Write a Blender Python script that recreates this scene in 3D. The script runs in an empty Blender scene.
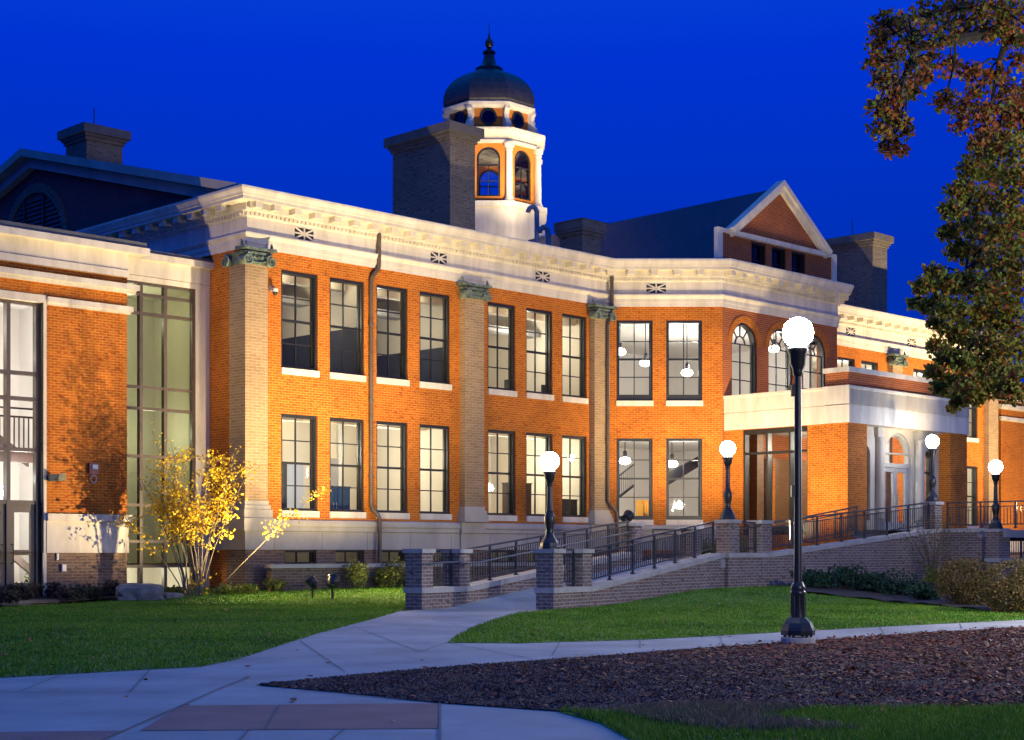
import bpy, bmesh, math, random
from mathutils import Vector, Matrix
from mathutils.geometry import delaunay_2d_cdt
random.seed(7)
R = math.radians
PI = math.pi
SC = bpy.context.scene
COL = SC.collection

# ------------------------------------------------------------------ camera frame constants (used only to lay out the site plan)
F_PX, CX, HY, HC = 1565.0, 512.0, 551.0, 1.35
OX, OY = -7.47, 44.17
Q = math.sqrt(.5)

def W(u, v, z=0.0):
    """building plan (u along the facade, v out from it) -> world"""
    return Vector((OX + Q*u + Q*v, OY + Q*u - Q*v, z))
def UV(X, Y):
    a, b = X-OX, Y-OY
    return Q*(a+b), Q*(a-b)
def ss(a, b, x):
    t = max(0., min(1., (x-a)/(b-a)))
    return t*t*(3-2*t)
def HL(X, Y): return .25*ss(39, 45, Y)
def HR(X, Y):
    u, v = UV(X, Y)
    return .31*ss(1, 8, u)*(1-ss(10.2, 14.5, v))
def H0(X, Y): return 0.0
def gp(x, y, H=H0):
    """site plan: where the sight line of a surveyed spot meets the ground H"""
    Y = 8.0
    while Y < 90:
        z = HC-(y-HY)/F_PX*Y
        if z <= H((x-CX)/F_PX*Y, Y): break
        Y += .02
    return ((x-CX)/F_PX*Y, Y)

# ------------------------------------------------------------------ materials
def new_mat(name):
    m = bpy.data.materials.new(name); m.use_nodes = True
    nt = m.node_tree; nt.nodes.clear()
    out = nt.nodes.new('ShaderNodeOutputMaterial')
    return m, nt, out
def N(nt, t, **kw):
    n = nt.nodes.new(t)
    for k, v in kw.items():
        if k in n.inputs: n.inputs[k].default_value = v
        else: setattr(n, k, v)
    return n
def L(nt, a, b): nt.links.new(a, b)
def rgba(c): return (c[0], c[1], c[2], 1)
def ramp(nt, stops):
    r = nt.nodes.new('ShaderNodeValToRGB')
    e = r.color_ramp.elements
    while len(e) < len(stops): e.new(.5)
    for i, (p, c) in enumerate(stops):
        e[i].position = p; e[i].color = rgba(c)
    return r

def mat_plain(name, c, c2=None, rough=.6, scale=3., bump=0., bscale=30., metal=0., spec=.5, detail=6., stretch=None, coord='Object', lo=.35, hi=.65, backface=False):
    m, nt, out = new_mat(name)
    p = N(nt, 'ShaderNodeBsdfPrincipled')
    p.inputs['Roughness'].default_value = rough
    p.inputs['Metallic'].default_value = metal
    p.inputs['Specular IOR Level'].default_value = spec
    tc = N(nt, 'ShaderNodeTexCoord')
    src = tc.outputs[coord]
    if stretch:
        mp = N(nt, 'ShaderNodeMapping'); mp.inputs['Scale'].default_value = stretch
        L(nt, src, mp.inputs['Vector']); src = mp.outputs[0]
    if c2 is not None:
        n = N(nt, 'ShaderNodeTexNoise'); n.inputs['Scale'].default_value = scale; n.inputs['Detail'].default_value = detail
        n.inputs['Roughness'].default_value = .62
        L(nt, src, n.inputs['Vector'])
        r = ramp(nt, [(lo, c), (hi, c2)])
        L(nt, n.outputs['Fac'], r.inputs[0]); L(nt, r.outputs[0], p.inputs['Base Color'])
    else:
        p.inputs['Base Color'].default_value = rgba(c)
    if bump:
        b = N(nt, 'ShaderNodeTexNoise'); b.inputs['Scale'].default_value = bscale; b.inputs['Detail'].default_value = 5
        L(nt, src, b.inputs['Vector'])
        bp = N(nt, 'ShaderNodeBump'); bp.inputs['Strength'].default_value = bump; bp.inputs['Distance'].default_value = .02
        L(nt, b.outputs['Fac'], bp.inputs['Height']); L(nt, bp.outputs[0], p.inputs['Normal'])
    L(nt, p.outputs[0], out.inputs[0])
    return m

def mat_brick(name, c1, c2, mortar, bw=.25, rh=.083, ms=.011, rough=.8, dark=None, bump=.5, grime=.16):
    m, nt, out = new_mat(name)
    p = N(nt, 'ShaderNodeBsdfPrincipled'); p.inputs['Roughness'].default_value = rough
    p.inputs['Specular IOR Level'].default_value = .25
    uv = N(nt, 'ShaderNodeUVMap'); uv.uv_map = 'UVMap'
    br = N(nt, 'ShaderNodeTexBrick')
    br.inputs['Scale'].default_value = 1.0
    br.inputs['Brick Width'].default_value = bw; br.inputs['Row Height'].default_value = rh
    br.inputs['Mortar Size'].default_value = ms; br.inputs['Mortar Smooth'].default_value = .2
    br.inputs['Bias'].default_value = 0.0
    br.inputs['Color1'].default_value = rgba(c1); br.inputs['Color2'].default_value = rgba(c2)
    br.inputs['Mortar'].default_value = rgba(mortar)
    br.offset = .5
    L(nt, uv.outputs[0], br.inputs['Vector'])
    # weathering patches
    n = N(nt, 'ShaderNodeTexNoise'); n.inputs['Scale'].default_value = .9; n.inputs['Detail'].default_value = 7; n.inputs['Roughness'].default_value = .65
    L(nt, uv.outputs[0], n.inputs['Vector'])
    mr = N(nt, 'ShaderNodeMapRange'); mr.inputs[1].default_value = .3; mr.inputs[2].default_value = .7
    mr.inputs[3].default_value = 1-grime; mr.inputs[4].default_value = 1+grime
    L(nt, n.outputs['Fac'], mr.inputs[0])
    mx = N(nt, 'ShaderNodeMix', data_type='RGBA', blend_type='MULTIPLY'); mx.inputs[0].default_value = 1
    L(nt, br.outputs['Color'], mx.inputs[6]); L(nt, mr.outputs[0], mx.inputs[7])
    col = mx.outputs[2]
    if dark is not None:   # some bricks burnt darker
        w = N(nt, 'ShaderNodeTexNoise'); w.inputs['Scale'].default_value = 3.2; w.inputs['Detail'].default_value = 2
        mp = N(nt, 'ShaderNodeMapping'); mp.inputs['Scale'].default_value = (1.5, 4.6, 1)
        L(nt, uv.outputs[0], mp.inputs[0]); L(nt, mp.outputs[0], w.inputs['Vector'])
        rr = ramp(nt, [(.60, (0, 0, 0)), (.66, (1, 1, 1))])
        L(nt, w.outputs['Fac'], rr.inputs[0])
        m2 = N(nt, 'ShaderNodeMix', data_type='RGBA'); L(nt, rr.outputs[0], m2.inputs[0])
        L(nt, col, m2.inputs[6]); m2.inputs[7].default_value = rgba(dark); col = m2.outputs[2]
    L(nt, col, p.inputs['Base Color'])
    bp = N(nt, 'ShaderNodeBump'); bp.inputs['Strength'].default_value = bump; bp.inputs['Distance'].default_value = .01; bp.invert = True
    L(nt, br.outputs['Fac'], bp.inputs['Height']); L(nt, bp.outputs[0], p.inputs['Normal'])
    L(nt, p.outputs[0], out.inputs[0])
    return m

def mat_glass(name, tint=(1, 1, 1), refl=1.0, base=.04, wave=.0):
    m, nt, out = new_mat(name)
    t = N(nt, 'ShaderNodeBsdfTransparent'); t.inputs[0].default_value = rgba(tint)
    g = N(nt, 'ShaderNodeBsdfGlossy'); g.inputs['Roughness'].default_value = .015
    lw = N(nt, 'ShaderNodeFresnel'); lw.inputs[0].default_value = 1.5
    mth = N(nt, 'ShaderNodeMath', operation='MULTIPLY'); mth.inputs[1].default_value = refl
    L(nt, lw.outputs[0], mth.inputs[0])
    if wave:
        tc = N(nt, 'ShaderNodeTexCoord'); n = N(nt, 'ShaderNodeTexNoise'); n.inputs['Scale'].default_value = 1.6
        L(nt, tc.outputs['Object'], n.inputs['Vector'])
        bp = N(nt, 'ShaderNodeBump'); bp.inputs['Strength'].default_value = wave; bp.inputs['Distance'].default_value = .02
        L(nt, n.outputs['Fac'], bp.inputs['Height']); L(nt, bp.outputs[0], g.inputs['Normal'])
    mx = N(nt, 'ShaderNodeMixShader')
    L(nt, mth.outputs[0], mx.inputs[0]); L(nt, t.outputs[0], mx.inputs[1]); L(nt, g.outputs[0], mx.inputs[2])
    L(nt, mx.outputs[0], out.inputs[0])
    return m

def mat_emit(name, c, s):
    m, nt, out = new_mat(name)
    e = N(nt, 'ShaderNodeEmission'); e.inputs[0].default_value = rgba(c); e.inputs[1].default_value = s
    L(nt, e.outputs[0], out.inputs[0])
    return m

def mat_leaf(name, cols, rough=.6, trans=.35):
    """cols: colours picked per leaf by a random value baked as an attribute"""
    m, nt, out = new_mat(name)
    at = N(nt, 'ShaderNodeAttribute'); at.attribute_name = 'rnd'
    r = ramp(nt, [(i/(len(cols)-1), c) for i, c in enumerate(cols)])
    L(nt, at.outputs['Fac'], r.inputs[0])
    d = N(nt, 'ShaderNodeBsdfPrincipled'); d.inputs['Roughness'].default_value = rough; d.inputs['Specular IOR Level'].default_value = .3
    L(nt, r.outputs[0], d.inputs['Base Color'])
    tr = N(nt, 'ShaderNodeBsdfTranslucent'); L(nt, r.outputs[0], tr.inputs[0])
    mx = N(nt, 'ShaderNodeMixShader'); mx.inputs[0].default_value = trans
    L(nt, d.outputs[0], mx.inputs[1]); L(nt, tr.outputs[0], mx.inputs[2]); L(nt, mx.outputs[0], out.inputs[0])
    return m

M = {}
M['brick'] = mat_brick('orange_brick', (.48, .118, .010), (.36, .076, .007), (.50, .25, .045), bw=.22, rh=.072, ms=.0095, dark=(.29, .064, .008), grime=.2)
M['brick_red'] = mat_brick('red_brick', (.34, .078, .022), (.25, .052, .015), (.38, .20, .09), bw=.22, rh=.072, ms=.0095)
M['brick_buff'] = mat_brick('buff_brick', (.36, .24, .13), (.27, .175, .095), (.42, .31, .19), bw=.30, rh=.083, ms=.010, dark=(.30, .205, .115))
M['brick_brown'] = mat_brick('brown_brick', (.20, .13, .085), (.15, .085, .06), (.27, .22, .17), bw=.30, rh=.083, ms=.010, dark=(.085, .06, .055))
M['brick_ramp'] = mat_brick('plum_brick', (.22, .155, .125), (.165, .105, .09), (.33, .30, .27), bw=.26, rh=.083, ms=.013, dark=(.12, .08, .075))
M['brick_dark'] = mat_brick('chimney_brick', (.20, .17, .13), (.15, .125, .095), (.24, .21, .17), bw=.30, rh=.083, ms=.010, dark=(.09, .075, .06))
M['stone'] = mat_plain('cream_stone', (.48, .43, .355), (.70, .64, .54), rough=.78, scale=1.5, bump=.15, bscale=18, stretch=(1.6, 1.6, .35), lo=.25, hi=.6)
M['lime'] = mat_plain('grey_limestone', (.34, .31, .27), (.50, .46, .40), rough=.85, scale=1.1, bump=.2, bscale=25, stretch=(1, 1, .5), lo=.3, hi=.72)
M['capdark'] = mat_plain('chimney_cap_stone', (.13, .115, .095), (.19, .17, .145), rough=.85, scale=2.2, bump=.2, bscale=30)
M['cap'] = mat_plain('coping_stone', (.33, .31, .28), (.46, .43, .39), rough=.85, scale=2.2, bump=.25, bscale=30)
M['slate'] = mat_brick('slate_roof', (.028, .045, .10), (.02, .033, .075), (.012, .018, .04), bw=.30, rh=.14, ms=.012, rough=.6)
M['dome'] = mat_plain('dome_metal', (.026, .026, .040), (.055, .05, .058), rough=.45, scale=4, metal=.3, bump=.15, bscale=9)
M['roofgrey'] = mat_plain('roof_membrane', (.10, .10, .11), (.15, .15, .16), rough=.8, scale=2)
M['copper'] = mat_plain('green_copper', (.06, .075, .06), (.17, .23, .19), rough=.7, scale=9, bump=.4, bscale=40, lo=.4, hi=.6)
M['frame'] = mat_plain('black_frame', (.012, .012, .014), (.02, .02, .022), rough=.4, scale=8)
M['bronze'] = mat_plain('bronze_frame', (.075, .055, .048), (.10, .075, .065), rough=.45, scale=6)
M['blackmetal'] = mat_plain('black_paint', (.010, .011, .013), (.018, .019, .022), rough=.38, scale=14, bump=.1, bscale=60)
M['rail'] = mat_plain('rail_paint', (.030, .033, .038), (.045, .05, .056), rough=.42, scale=10)
M['steel'] = mat_plain('steel_handrail', (.09, .095, .10), (.13, .135, .14), rough=.4, scale=10, metal=.3)
M['pipe'] = mat_plain('brown_pipe', (.065, .048, .036), (.10, .075, .055), rough=.55, scale=5)
M['concrete'] = mat_plain('pale_concrete', (.24, .23, .22), (.42, .405, .385), rough=.9, scale=.55, bump=.25, bscale=60, detail=12, lo=.3, hi=.68)
M['paver'] = mat_plain('red_paving', (.25, .125, .105), (.34, .17, .14), rough=.88, scale=1.6, bump=.3, bscale=40)
M['joint'] = mat_plain('joint_dark', (.12, .115, .11), (.16, .155, .15), rough=.9, scale=5)
M['plaster'] = mat_plain('cream_plaster', (.66, .60, .49), (.70, .64, .53), rough=.9, scale=.6)
M['white'] = mat_plain('white_plaster', (.74, .72, .68), (.78, .76, .72), rough=.9, scale=.6)
M['darkwall'] = mat_plain('dark_wall', (.035, .04, .05), (.05, .055, .065), rough=.8, scale=.7)
M['lightblue'] = mat_plain('pale_blue_door', (.45, .50, .62), rough=.6)
M['orange_stucco'] = mat_plain('orange_stucco', (.44, .14, .014), (.54, .19, .022), rough=.85, scale=2.5, bump=.15, bscale=22)
M['gable_brick'] = mat_brick('gable_brick', (.26, .05, .055), (.20, .04, .045), (.24, .10, .10), bw=.22, rh=.072, ms=.0095)
M['wood'] = mat_plain('brown_wood', (.14, .07, .035), (.21, .11, .055), rough=.5, scale=2, stretch=(1, 1, 6))
M['carpet'] = mat_plain('floor_finish', (.20, .18, .15), (.25, .22, .19), rough=.7, scale=2)
M['glass'] = mat_glass('window_glass', (.93, .95, .94), 1.0, wave=.12)
M['frost'] = mat_glass('green_glass', (.36, .43, .37), 1.0, wave=.1)
M['darkglass'] = mat_glass('dark_glass', (.10, .11, .13), 1.3, wave=.1)
M['globe'] = mat_emit('lamp_globe_glow', (.93, .96, 1.0), 85)
M['globe_near'] = mat_emit('lamp_globe_glow_tall', (.93, .96, 1.0), 175)
M['pend'] = mat_emit('pendant_glow', (1.0, .95, .85), 22)
M['ceil_dim'] = mat_emit('ceiling_light_dim', (1.0, .87, .62), 20)
M['ceil_warm'] = mat_emit('ceiling_light_warm', (1.0, .86, .62), 34)
M['ceil_cool'] = mat_emit('ceiling_light_white', (1.0, .95, .88), 26)
M['ceil_mid'] = mat_emit('ceiling_light_mid', (1.0, .88, .60), 24)
M['ceil_small'] = mat_emit('recessed_light', (1.0, .90, .75), 120)
M['lens'] = mat_plain('flood_lens', (.55, .57, .58), rough=.1, spec=.8)
M['redplastic'] = mat_plain('maroon_plastic', (.22, .04, .05), (.26, .05, .06), rough=.4)
M['whiteplastic'] = mat_plain('white_plastic', (.7, .7, .68), rough=.35)
M['greybox'] = mat_plain('grey_box', (.3, .3, .31), (.36, .36, .37), rough=.5)
M['bark'] = mat_plain('oak_bark', (.018, .014, .011), (.04, .032, .026), rough=.95, scale=6, bump=.8, bscale=18, stretch=(1, 1, .3))
M['stem'] = mat_plain('pale_stem', (.17, .13, .09), (.11, .085, .06), rough=.85, scale=8, stretch=(1, 1, .3))
M['rock'] = mat_plain('boulder_stone', (.10, .10, .095), (.24, .23, .21), rough=.95, scale=3, bump=1., bscale=7)
M['orangebox'] = mat_plain('orange_panel', (.75, .36, .03), rough=.5)
M['cardboard'] = mat_plain('cardboard', (.36, .24, .13), (.42, .28, .16), rough=.9)
M['soil'] = mat_plain('dark_soil', (.022, .015, .014), (.042, .028, .025), rough=1., scale=6, bump=.8, bscale=25)
M['grassbed'] = mat_plain('lawn_green', (.06, .15, .012), (.12, .24, .020), rough=.95, scale=1.4, bump=.9, bscale=45, detail=10)
M['blade'] = mat_leaf('grass_blade', [(.06, .145, .010), (.10, .23, .014), (.135, .28, .018), (.19, .26, .028)], trans=.3)
M['drygrass'] = mat_leaf('dry_grass', [(.17, .13, .08), (.24, .18, .11), (.12, .10, .06)], trans=.2)
M['chips'] = mat_leaf('mulch_chip', [(.075, .036, .028), (.14, .066, .048), (.20, .10, .07), (.30, .19, .15), (.11, .045, .034)], trans=.0, rough=.9)
M['redleaf'] = mat_leaf('fallen_oak_leaf', [(.24, .05, .025), (.34, .09, .03), (.17, .045, .025), (.38, .16, .035), (.14, .07, .04)], trans=.1)
M['oakleaf'] = mat_leaf('oak_leaf', [(.10, .15, .022), (.16, .20, .028), (.22, .23, .032), (.30, .15, .03), (.13, .20, .028)], trans=.35)
M['oakred'] = mat_leaf('oak_leaf_red', [(.30, .065, .022), (.38, .085, .025), (.22, .10, .025), (.15, .10, .022), (.44, .14, .03)], trans=.35)
M['yellowleaf'] = mat_leaf('yellow_leaf', [(.82, .54, .022), (.86, .64, .04), (.74, .42, .015), (.84, .66, .09)], trans=.4)
M['bushleaf'] = mat_leaf('bush_leaf', [(.08, .085, .02), (.135, .095, .025), (.19, .095, .03), (.11, .11, .026)], trans=.3)
M['yewleaf'] = mat_leaf('yew_leaf', [(.012, .040, .022), (.020, .060, .030), (.015, .05, .02)], trans=.2)
M['limeleaf'] = mat_leaf('lime_leaf', [(.10, .14, .02), (.17, .19, .03), (.07, .10, .02)], trans=.35)
M['plumleaf'] = mat_leaf('plum_leaf', [(.035, .045, .022), (.06, .028, .03), (.025, .05, .018), (.09, .05, .03)], trans=.25)

# ------------------------------------------------------------------ mesh builder
class MB:
    def __init__(s): s.v = []; s.f = []; s.smooth = False
    def poly(s, pts):
        b = len(s.v); s.v += [tuple(p) for p in pts]; s.f.append(tuple(range(b, b+len(pts))))
    def box(s, x0, x1, y0, y1, z0, z1):
        b = len(s.v)
        s.v += [(x0,y0,z0),(x1,y0,z0),(x1,y1,z0),(x0,y1,z0),(x0,y0,z1),(x1,y0,z1),(x1,y1,z1),(x0,y1,z1)]
        for q in ((0,3,2,1),(4,5,6,7),(0,1,5,4),(1,2,6,5),(2,3,7,6),(3,0,4,7)): s.f.append(tuple(b+i for i in q))
    def hexa(s, p):   # 8 points, bottom ring 0-3 ccw, top ring 4-7
        b = len(s.v); s.v += [tuple(x) for x in p]
        for q in ((0,3,2,1),(4,5,6,7),(0,1,5,4),(1,2,6,5),(2,3,7,6),(3,0,4,7)): s.f.append(tuple(b+i for i in q))
    def fbox(s, F, a0, a1, h0, h1, z0, z1):
        P = F.p
        s.hexa([P(a0,h1,z0),P(a1,h1,z0),P(a1,h0,z0),P(a0,h0,z0),P(a0,h1,z1),P(a1,h1,z1),P(a1,h0,z1),P(a0,h0,z1)])
    def prism(s, pts, d):   # pts: planar outline (3d), extruded by vector d
        b = len(s.v); n = len(pts); d = Vector(d)
        s.v += [tuple(p) for p in pts] + [tuple(Vector(p)+d) for p in pts]
        s.f.append(tuple(b+i for i in range(n))[::-1]); s.f.append(tuple(b+n+i for i in range(n)))
        for i in range(n): s.f.append((b+i, b+(i+1) % n, b+n+(i+1) % n, b+n+i))
    def tube(s, pts, r, n=8, cap=True):
        pts = [Vector(p) for p in pts]
        rs = r if isinstance(r, (list, tuple)) else [r]*len(pts)
        b = len(s.v); up = Vector((0, 0, 1))
        prev = None
        for i, p in enumerate(pts):
            t = (pts[min(i+1, len(pts)-1)]-pts[max(i-1, 0)]).normalized()
            if prev is None:
                x = t.cross(up)
                if x.length < 1e-3: x = t.cross(Vector((1, 0, 0)))
            else:
                x = prev - t*prev.dot(t)
                if x.length < 1e-4: x = t.cross(up)
            x.normalize(); prev = x; y = t.cross(x)
            for k in range(n):
                a = 2*PI*k/n
                s.v.append(tuple(p + (x*math.cos(a)+y*math.sin(a))*rs[i]))
        for i in range(len(pts)-1):
            for k in range(n):
                s.f.append((b+i*n+k, b+i*n+(k+1) % n, b+(i+1)*n+(k+1) % n, b+(i+1)*n+k))
        if cap:
            s.f.append(tuple(b+k for k in range(n))[::-1]); s.f.append(tuple(b+(len(pts)-1)*n+k for k in range(n)))
    def lathe(s, prof, n=16, c=(0, 0, 0), a0=0.0):
        b = len(s.v)
        for r, z in prof:
            for k in range(n):
                a = a0+2*PI*k/n
                s.v.append((c[0]+r*math.cos(a), c[1]+r*math.sin(a), c[2]+z))
        for i in range(len(prof)-1):
            for k in range(n):
                s.f.append((b+i*n+k, b+i*n+(k+1) % n, b+(i+1)*n+(k+1) % n, b+(i+1)*n+k))
        s.f.append(tuple(b+k for k in range(n))[::-1]); s.f.append(tuple(b+(len(prof)-1)*n+k for k in range(n)))
    def build(s, name, mat, parent=None, smooth=False, fix=True, loc=None, rz=0, uvs=True, autosmooth=None):
        me = bpy.data.meshes.new(name)
        me.from_pydata(s.v, [], s.f)
        if fix:
            bm = bmesh.new(); bm.from_mesh(me)
            bmesh.ops.recalc_face_normals(bm, faces=bm.faces)
            bm.to_mesh(me); bm.free()
        me.update()
        if uvs: box_uv(me)
        me.materials.append(M[mat] if isinstance(mat, str) else mat)
        if smooth:
            me.polygons.foreach_set('use_smooth', [True]*len(me.polygons))
            try: me.set_sharp_from_angle(angle=R(40))
            except Exception: pass
        o = bpy.data.objects.new(name, me); COL.objects.link(o)
        if parent is not None: o.parent = parent
        if loc is not None: o.location = loc
        if rz: o.rotation_euler = (0, 0, rz)
        return o

def box_uv(me):
    uvl = me.uv_layers.new(name='UVMap')
    vs = me.vertices; lp = me.loops
    for p in me.polygons:
        n = p.normal
        if abs(n.z) > .72:
            for li in p.loop_indices:
                c = vs[lp[li].vertex_index].co; uvl.data[li].uv = (c.x, c.y)
        else:
            t = Vector((-n.y, n.x)); t.normalize()
            for li in p.loop_indices:
                c = vs[lp[li].vertex_index].co; uvl.data[li].uv = (c.x*t.x+c.y*t.y, c.z/max(.3, math.sqrt(1-n.z*n.z)))

class Fr:
    """a vertical plane: origin, direction t along it, n outward"""
    def __init__(s, o, t):
        s.o = Vector((o[0], o[1])); s.t = Vector(t).normalized(); s.n = Vector((s.t.y, -s.t.x))
    def p(s, a, h, z):
        q = s.o + s.t*a + s.n*h
        return Vector((q.x, q.y, z))

def thing(name, label, cat, loc=(0, 0, 0), rz=0, group=None, kind=None):
    o = bpy.data.objects.new(name, None); COL.objects.link(o); o.empty_display_size = .3
    o.location = loc; o.rotation_euler = (0, 0, rz)
    tag(o, label, cat, group, kind)
    return o
def tag(o, label=None, cat=None, group=None, kind=None):
    if label: o['label'] = label
    if cat: o['category'] = cat
    if group: o['group'] = group
    if kind: o['kind'] = kind
    return o
def kids(o): return [c for c in COL.objects if c.parent is o]
def copy_tree(o, parent=None):
    c = o.copy(); COL.objects.link(c)
    if parent is not None: c.parent = parent
    for ch in kids(o): copy_tree(ch, c)
    return c

# ------------------------------------------------------------------ walls with openings
def wall(mb, F, a0, a1, z0, z1, ops=(), depth=.32, skip_rev=False):
    """ops: (a0,a1,z0,z1,arched)"""
    A = sorted({a0, a1, *[o[0] for o in ops], *[o[1] for o in ops]})
    Z = sorted({z0, z1, *[o[2] for o in ops], *[o[3] for o in ops]})
    A = [a for a in A if a0-1e-6 <= a <= a1+1e-6]; Z = [z for z in Z if z0-1e-6 <= z <= z1+1e-6]
    for i in range(len(A)-1):
        for j in range(len(Z)-1):
            ca, cz = (A[i]+A[i+1])/2, (Z[j]+Z[j+1])/2
            if any(o[0] < ca < o[1] and o[2] < cz < o[3] for o in ops): continue
            mb.poly([F.p(A[i], 0, Z[j]), F.p(A[i+1], 0, Z[j]), F.p(A[i+1], 0, Z[j+1]), F.p(A[i], 0, Z[j+1])])
    for o in ops:
        b0, b1, y0, y1 = o[:4]; arched = len(o) > 4 and o[4]
        r = (b1-b0)/2; zs = y1-r if arched else y1
        d = -depth
        mb.poly([F.p(b0,0,y0),F.p(b0,0,zs),F.p(b0,d,zs),F.p(b0,d,y0)])
        mb.poly([F.p(b1,0,zs),F.p(b1,0,y0),F.p(b1,d,y0),F.p(b1,d,zs)])
        mb.poly([F.p(b1,0,y0),F.p(b0,0,y0),F.p(b0,d,y0),F.p(b1,d,y0)])
        if not arched:
            mb.poly([F.p(b0,0,y1),F.p(b1,0,y1),F.p(b1,d,y1),F.p(b0,d,y1)])
        else:
            c = (b0+b1)/2; n = 20
            arc = [(c-r*math.cos(PI*k/n), zs+r*math.sin(PI*k/n)) for k in range(n+1)]
            for k in range(n):
                (xa, za), (xb, zb) = arc[k], arc[k+1]
                mb.poly([F.p(xa,0,za),F.p(xb,0,zb),F.p(xb,d,zb),F.p(xa,d,za)])
                mb.poly([F.p(xa,0,za),F.p(xb,0,zb),F.p(xb,0,y1),F.p(xa,0,y1)])

def arc_band(mb, F, c, zs, r0, r1, h0, h1, n=20, a0=0, a1=PI):
    for k in range(n):
        t0, t1 = a0+(a1-a0)*k/n, a0+(a1-a0)*(k+1)/n
        def q(r, t, h): return F.p(c-r*math.cos(t), h, zs+r*math.sin(t))
        mb.hexa([q(r0,t0,h1),q(r0,t1,h1),q(r0,t1,h0),q(r0,t0,h0),q(r1,t0,h1),q(r1,t1,h1),q(r1,t1,h0),q(r1,t0,h0)])

def sash_window(F, a0, a1, z0, z1, parent, name='window', sill=True, cols=2, rows=4, fw=.075, heavy_bottom=0., glass='glass', h_out=-.05, arched=False, sillmat='stone', dcol='frame'):
    mb = MB(); hi, ho = -.27, h_out
    r = (a1-a0)/2; zs = z1-r if arched else z1
    mb.fbox(F, a0+.002, a0+fw, hi, ho, z0+.002, zs)
    mb.fbox(F, a1-fw, a1-.002, hi, ho, z0+.002, zs)
    mb.fbox(F, a0+fw, a1-fw, hi, ho, z0+.002, z0+fw+heavy_bottom)
    if not arched: mb.fbox(F, a0+fw, a1-fw, hi, ho, z1-fw-.02, z1-.002)
    else: arc_band(mb, F, (a0+a1)/2, zs, r-fw, r-.002, hi, ho)
    mu = .022
    gz0, gz1 = z0+fw+heavy_bottom, (zs if arched else z1-fw-.02)
    zr = [gz0+(gz1-gz0)*k/rows for k in range(1, rows)]
    for k, z in enumerate(zr):
        t = .034 if (rows == 4 and k == 1) else mu*.7
        mb.fbox(F, a0+fw, a1-fw, -.235, -.165 if t > .03 else -.18, z-t, z+t)
    for k in range(1, cols):
        a = a0+(a1-a0)*k/cols
        mb.fbox(F, a-mu*.75, a+mu*.75, -.232, -.183, gz0, gz1)
    # sash stiles, one step in
    mb.fbox(F, a0+fw, a0+fw+.035, -.238, -.16, gz0, gz1)
    mb.fbox(F, a1-fw-.035, a1-fw, -.238, -.16, gz0, gz1)
    if arched:
        c = (a0+a1)/2; rr = r-fw
        arc_band(mb, F, c, zs, rr*.42-.02, rr*.42+.02, -.232, -.18)
        mb.fbox(F, a0+fw, a1-fw, -.235, -.18, zs-.018, zs+.018)
        for t in (PI*.28, PI*.5, PI*.72):
            ca, sa = -math.cos(t), math.sin(t)
            p = [(c+ca*rr*.42, zs+sa*rr*.42), (c+ca*rr, zs+sa*rr)]
            px, pz = -sa*.016, ca*.016
            (xa, za), (xb, zb) = p
            P = F.p
            mb.hexa([P(xa-px,-.183,za-pz),P(xa+px,-.183,za+pz),P(xa+px,-.232,za+pz),P(xa-px,-.232,za-pz),
                     P(xb-px,-.183,zb-pz),P(xb+px,-.183,zb+pz),P(xb+px,-.232,zb+pz),P(xb-px,-.232,zb-pz)])
    w = mb.build(name, dcol, parent)
    g = MB(); P = F.p
    if not arched:
        g.poly([P(a0+fw*.5,-.21,z0+fw*.5),P(a1-fw*.5,-.21,z0+fw*.5),P(a1-fw*.5,-.21,z1-fw*.5),P(a0+fw*.5,-.21,z1-fw*.5)])
    else:
        c = (a0+a1)/2; n = 20; rr = r-fw*.5
        g.poly([P(a0+fw*.5,-.21,z0+fw*.5),P(a1-fw*.5,-.21,z0+fw*.5)]+[P(c+rr*math.cos(PI*k/n),-.21,zs+rr*math.sin(PI*k/n)) for k in range(n+1)])
    g.build('pane', glass, w, fix=False)
    if sill:
        s_ = MB(); s_.fbox(F, a0-.01, a1+.03, -.27, .055, z0-.19, z0-.003)
        s_.build('sill', sillmat, w)
    return w

def offset_path(pts, h, closed=False):
    n = len(pts); out = []
    for i in range(n):
        p = Vector(pts[i])
        ds = []
        if i > 0 or closed: ds.append((p-Vector(pts[i-1])).normalized())
        if i < n-1 or closed: ds.append((Vector(pts[(i+1) % n])-p).normalized())
        ns = [Vector((d.y, -d.x)) for d in ds]
        if len(ns) == 1: out.append(p+ns[0]*h)
        else:
            m = (ns[0]+ns[1]); m.normalize()
            out.append(p+m*(h/max(.2, m.dot(ns[0]))))
    return out
def sweep(mb, pts, prof, close_ends=True):
    rows = []
    for h, z in prof:
        rows.append([(q.x, q.y, z) for q in offset_path(pts, h)])
    for i in range(len(prof)-1):
        for k in range(len(pts)-1):
            mb.poly([rows[i][k], rows[i][k+1], rows[i+1][k+1], rows[i+1][k]])
    if close_ends:
        mb.poly([r[0] for r in rows]); mb.poly([r[-1] for r in rows][::-1])

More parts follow.
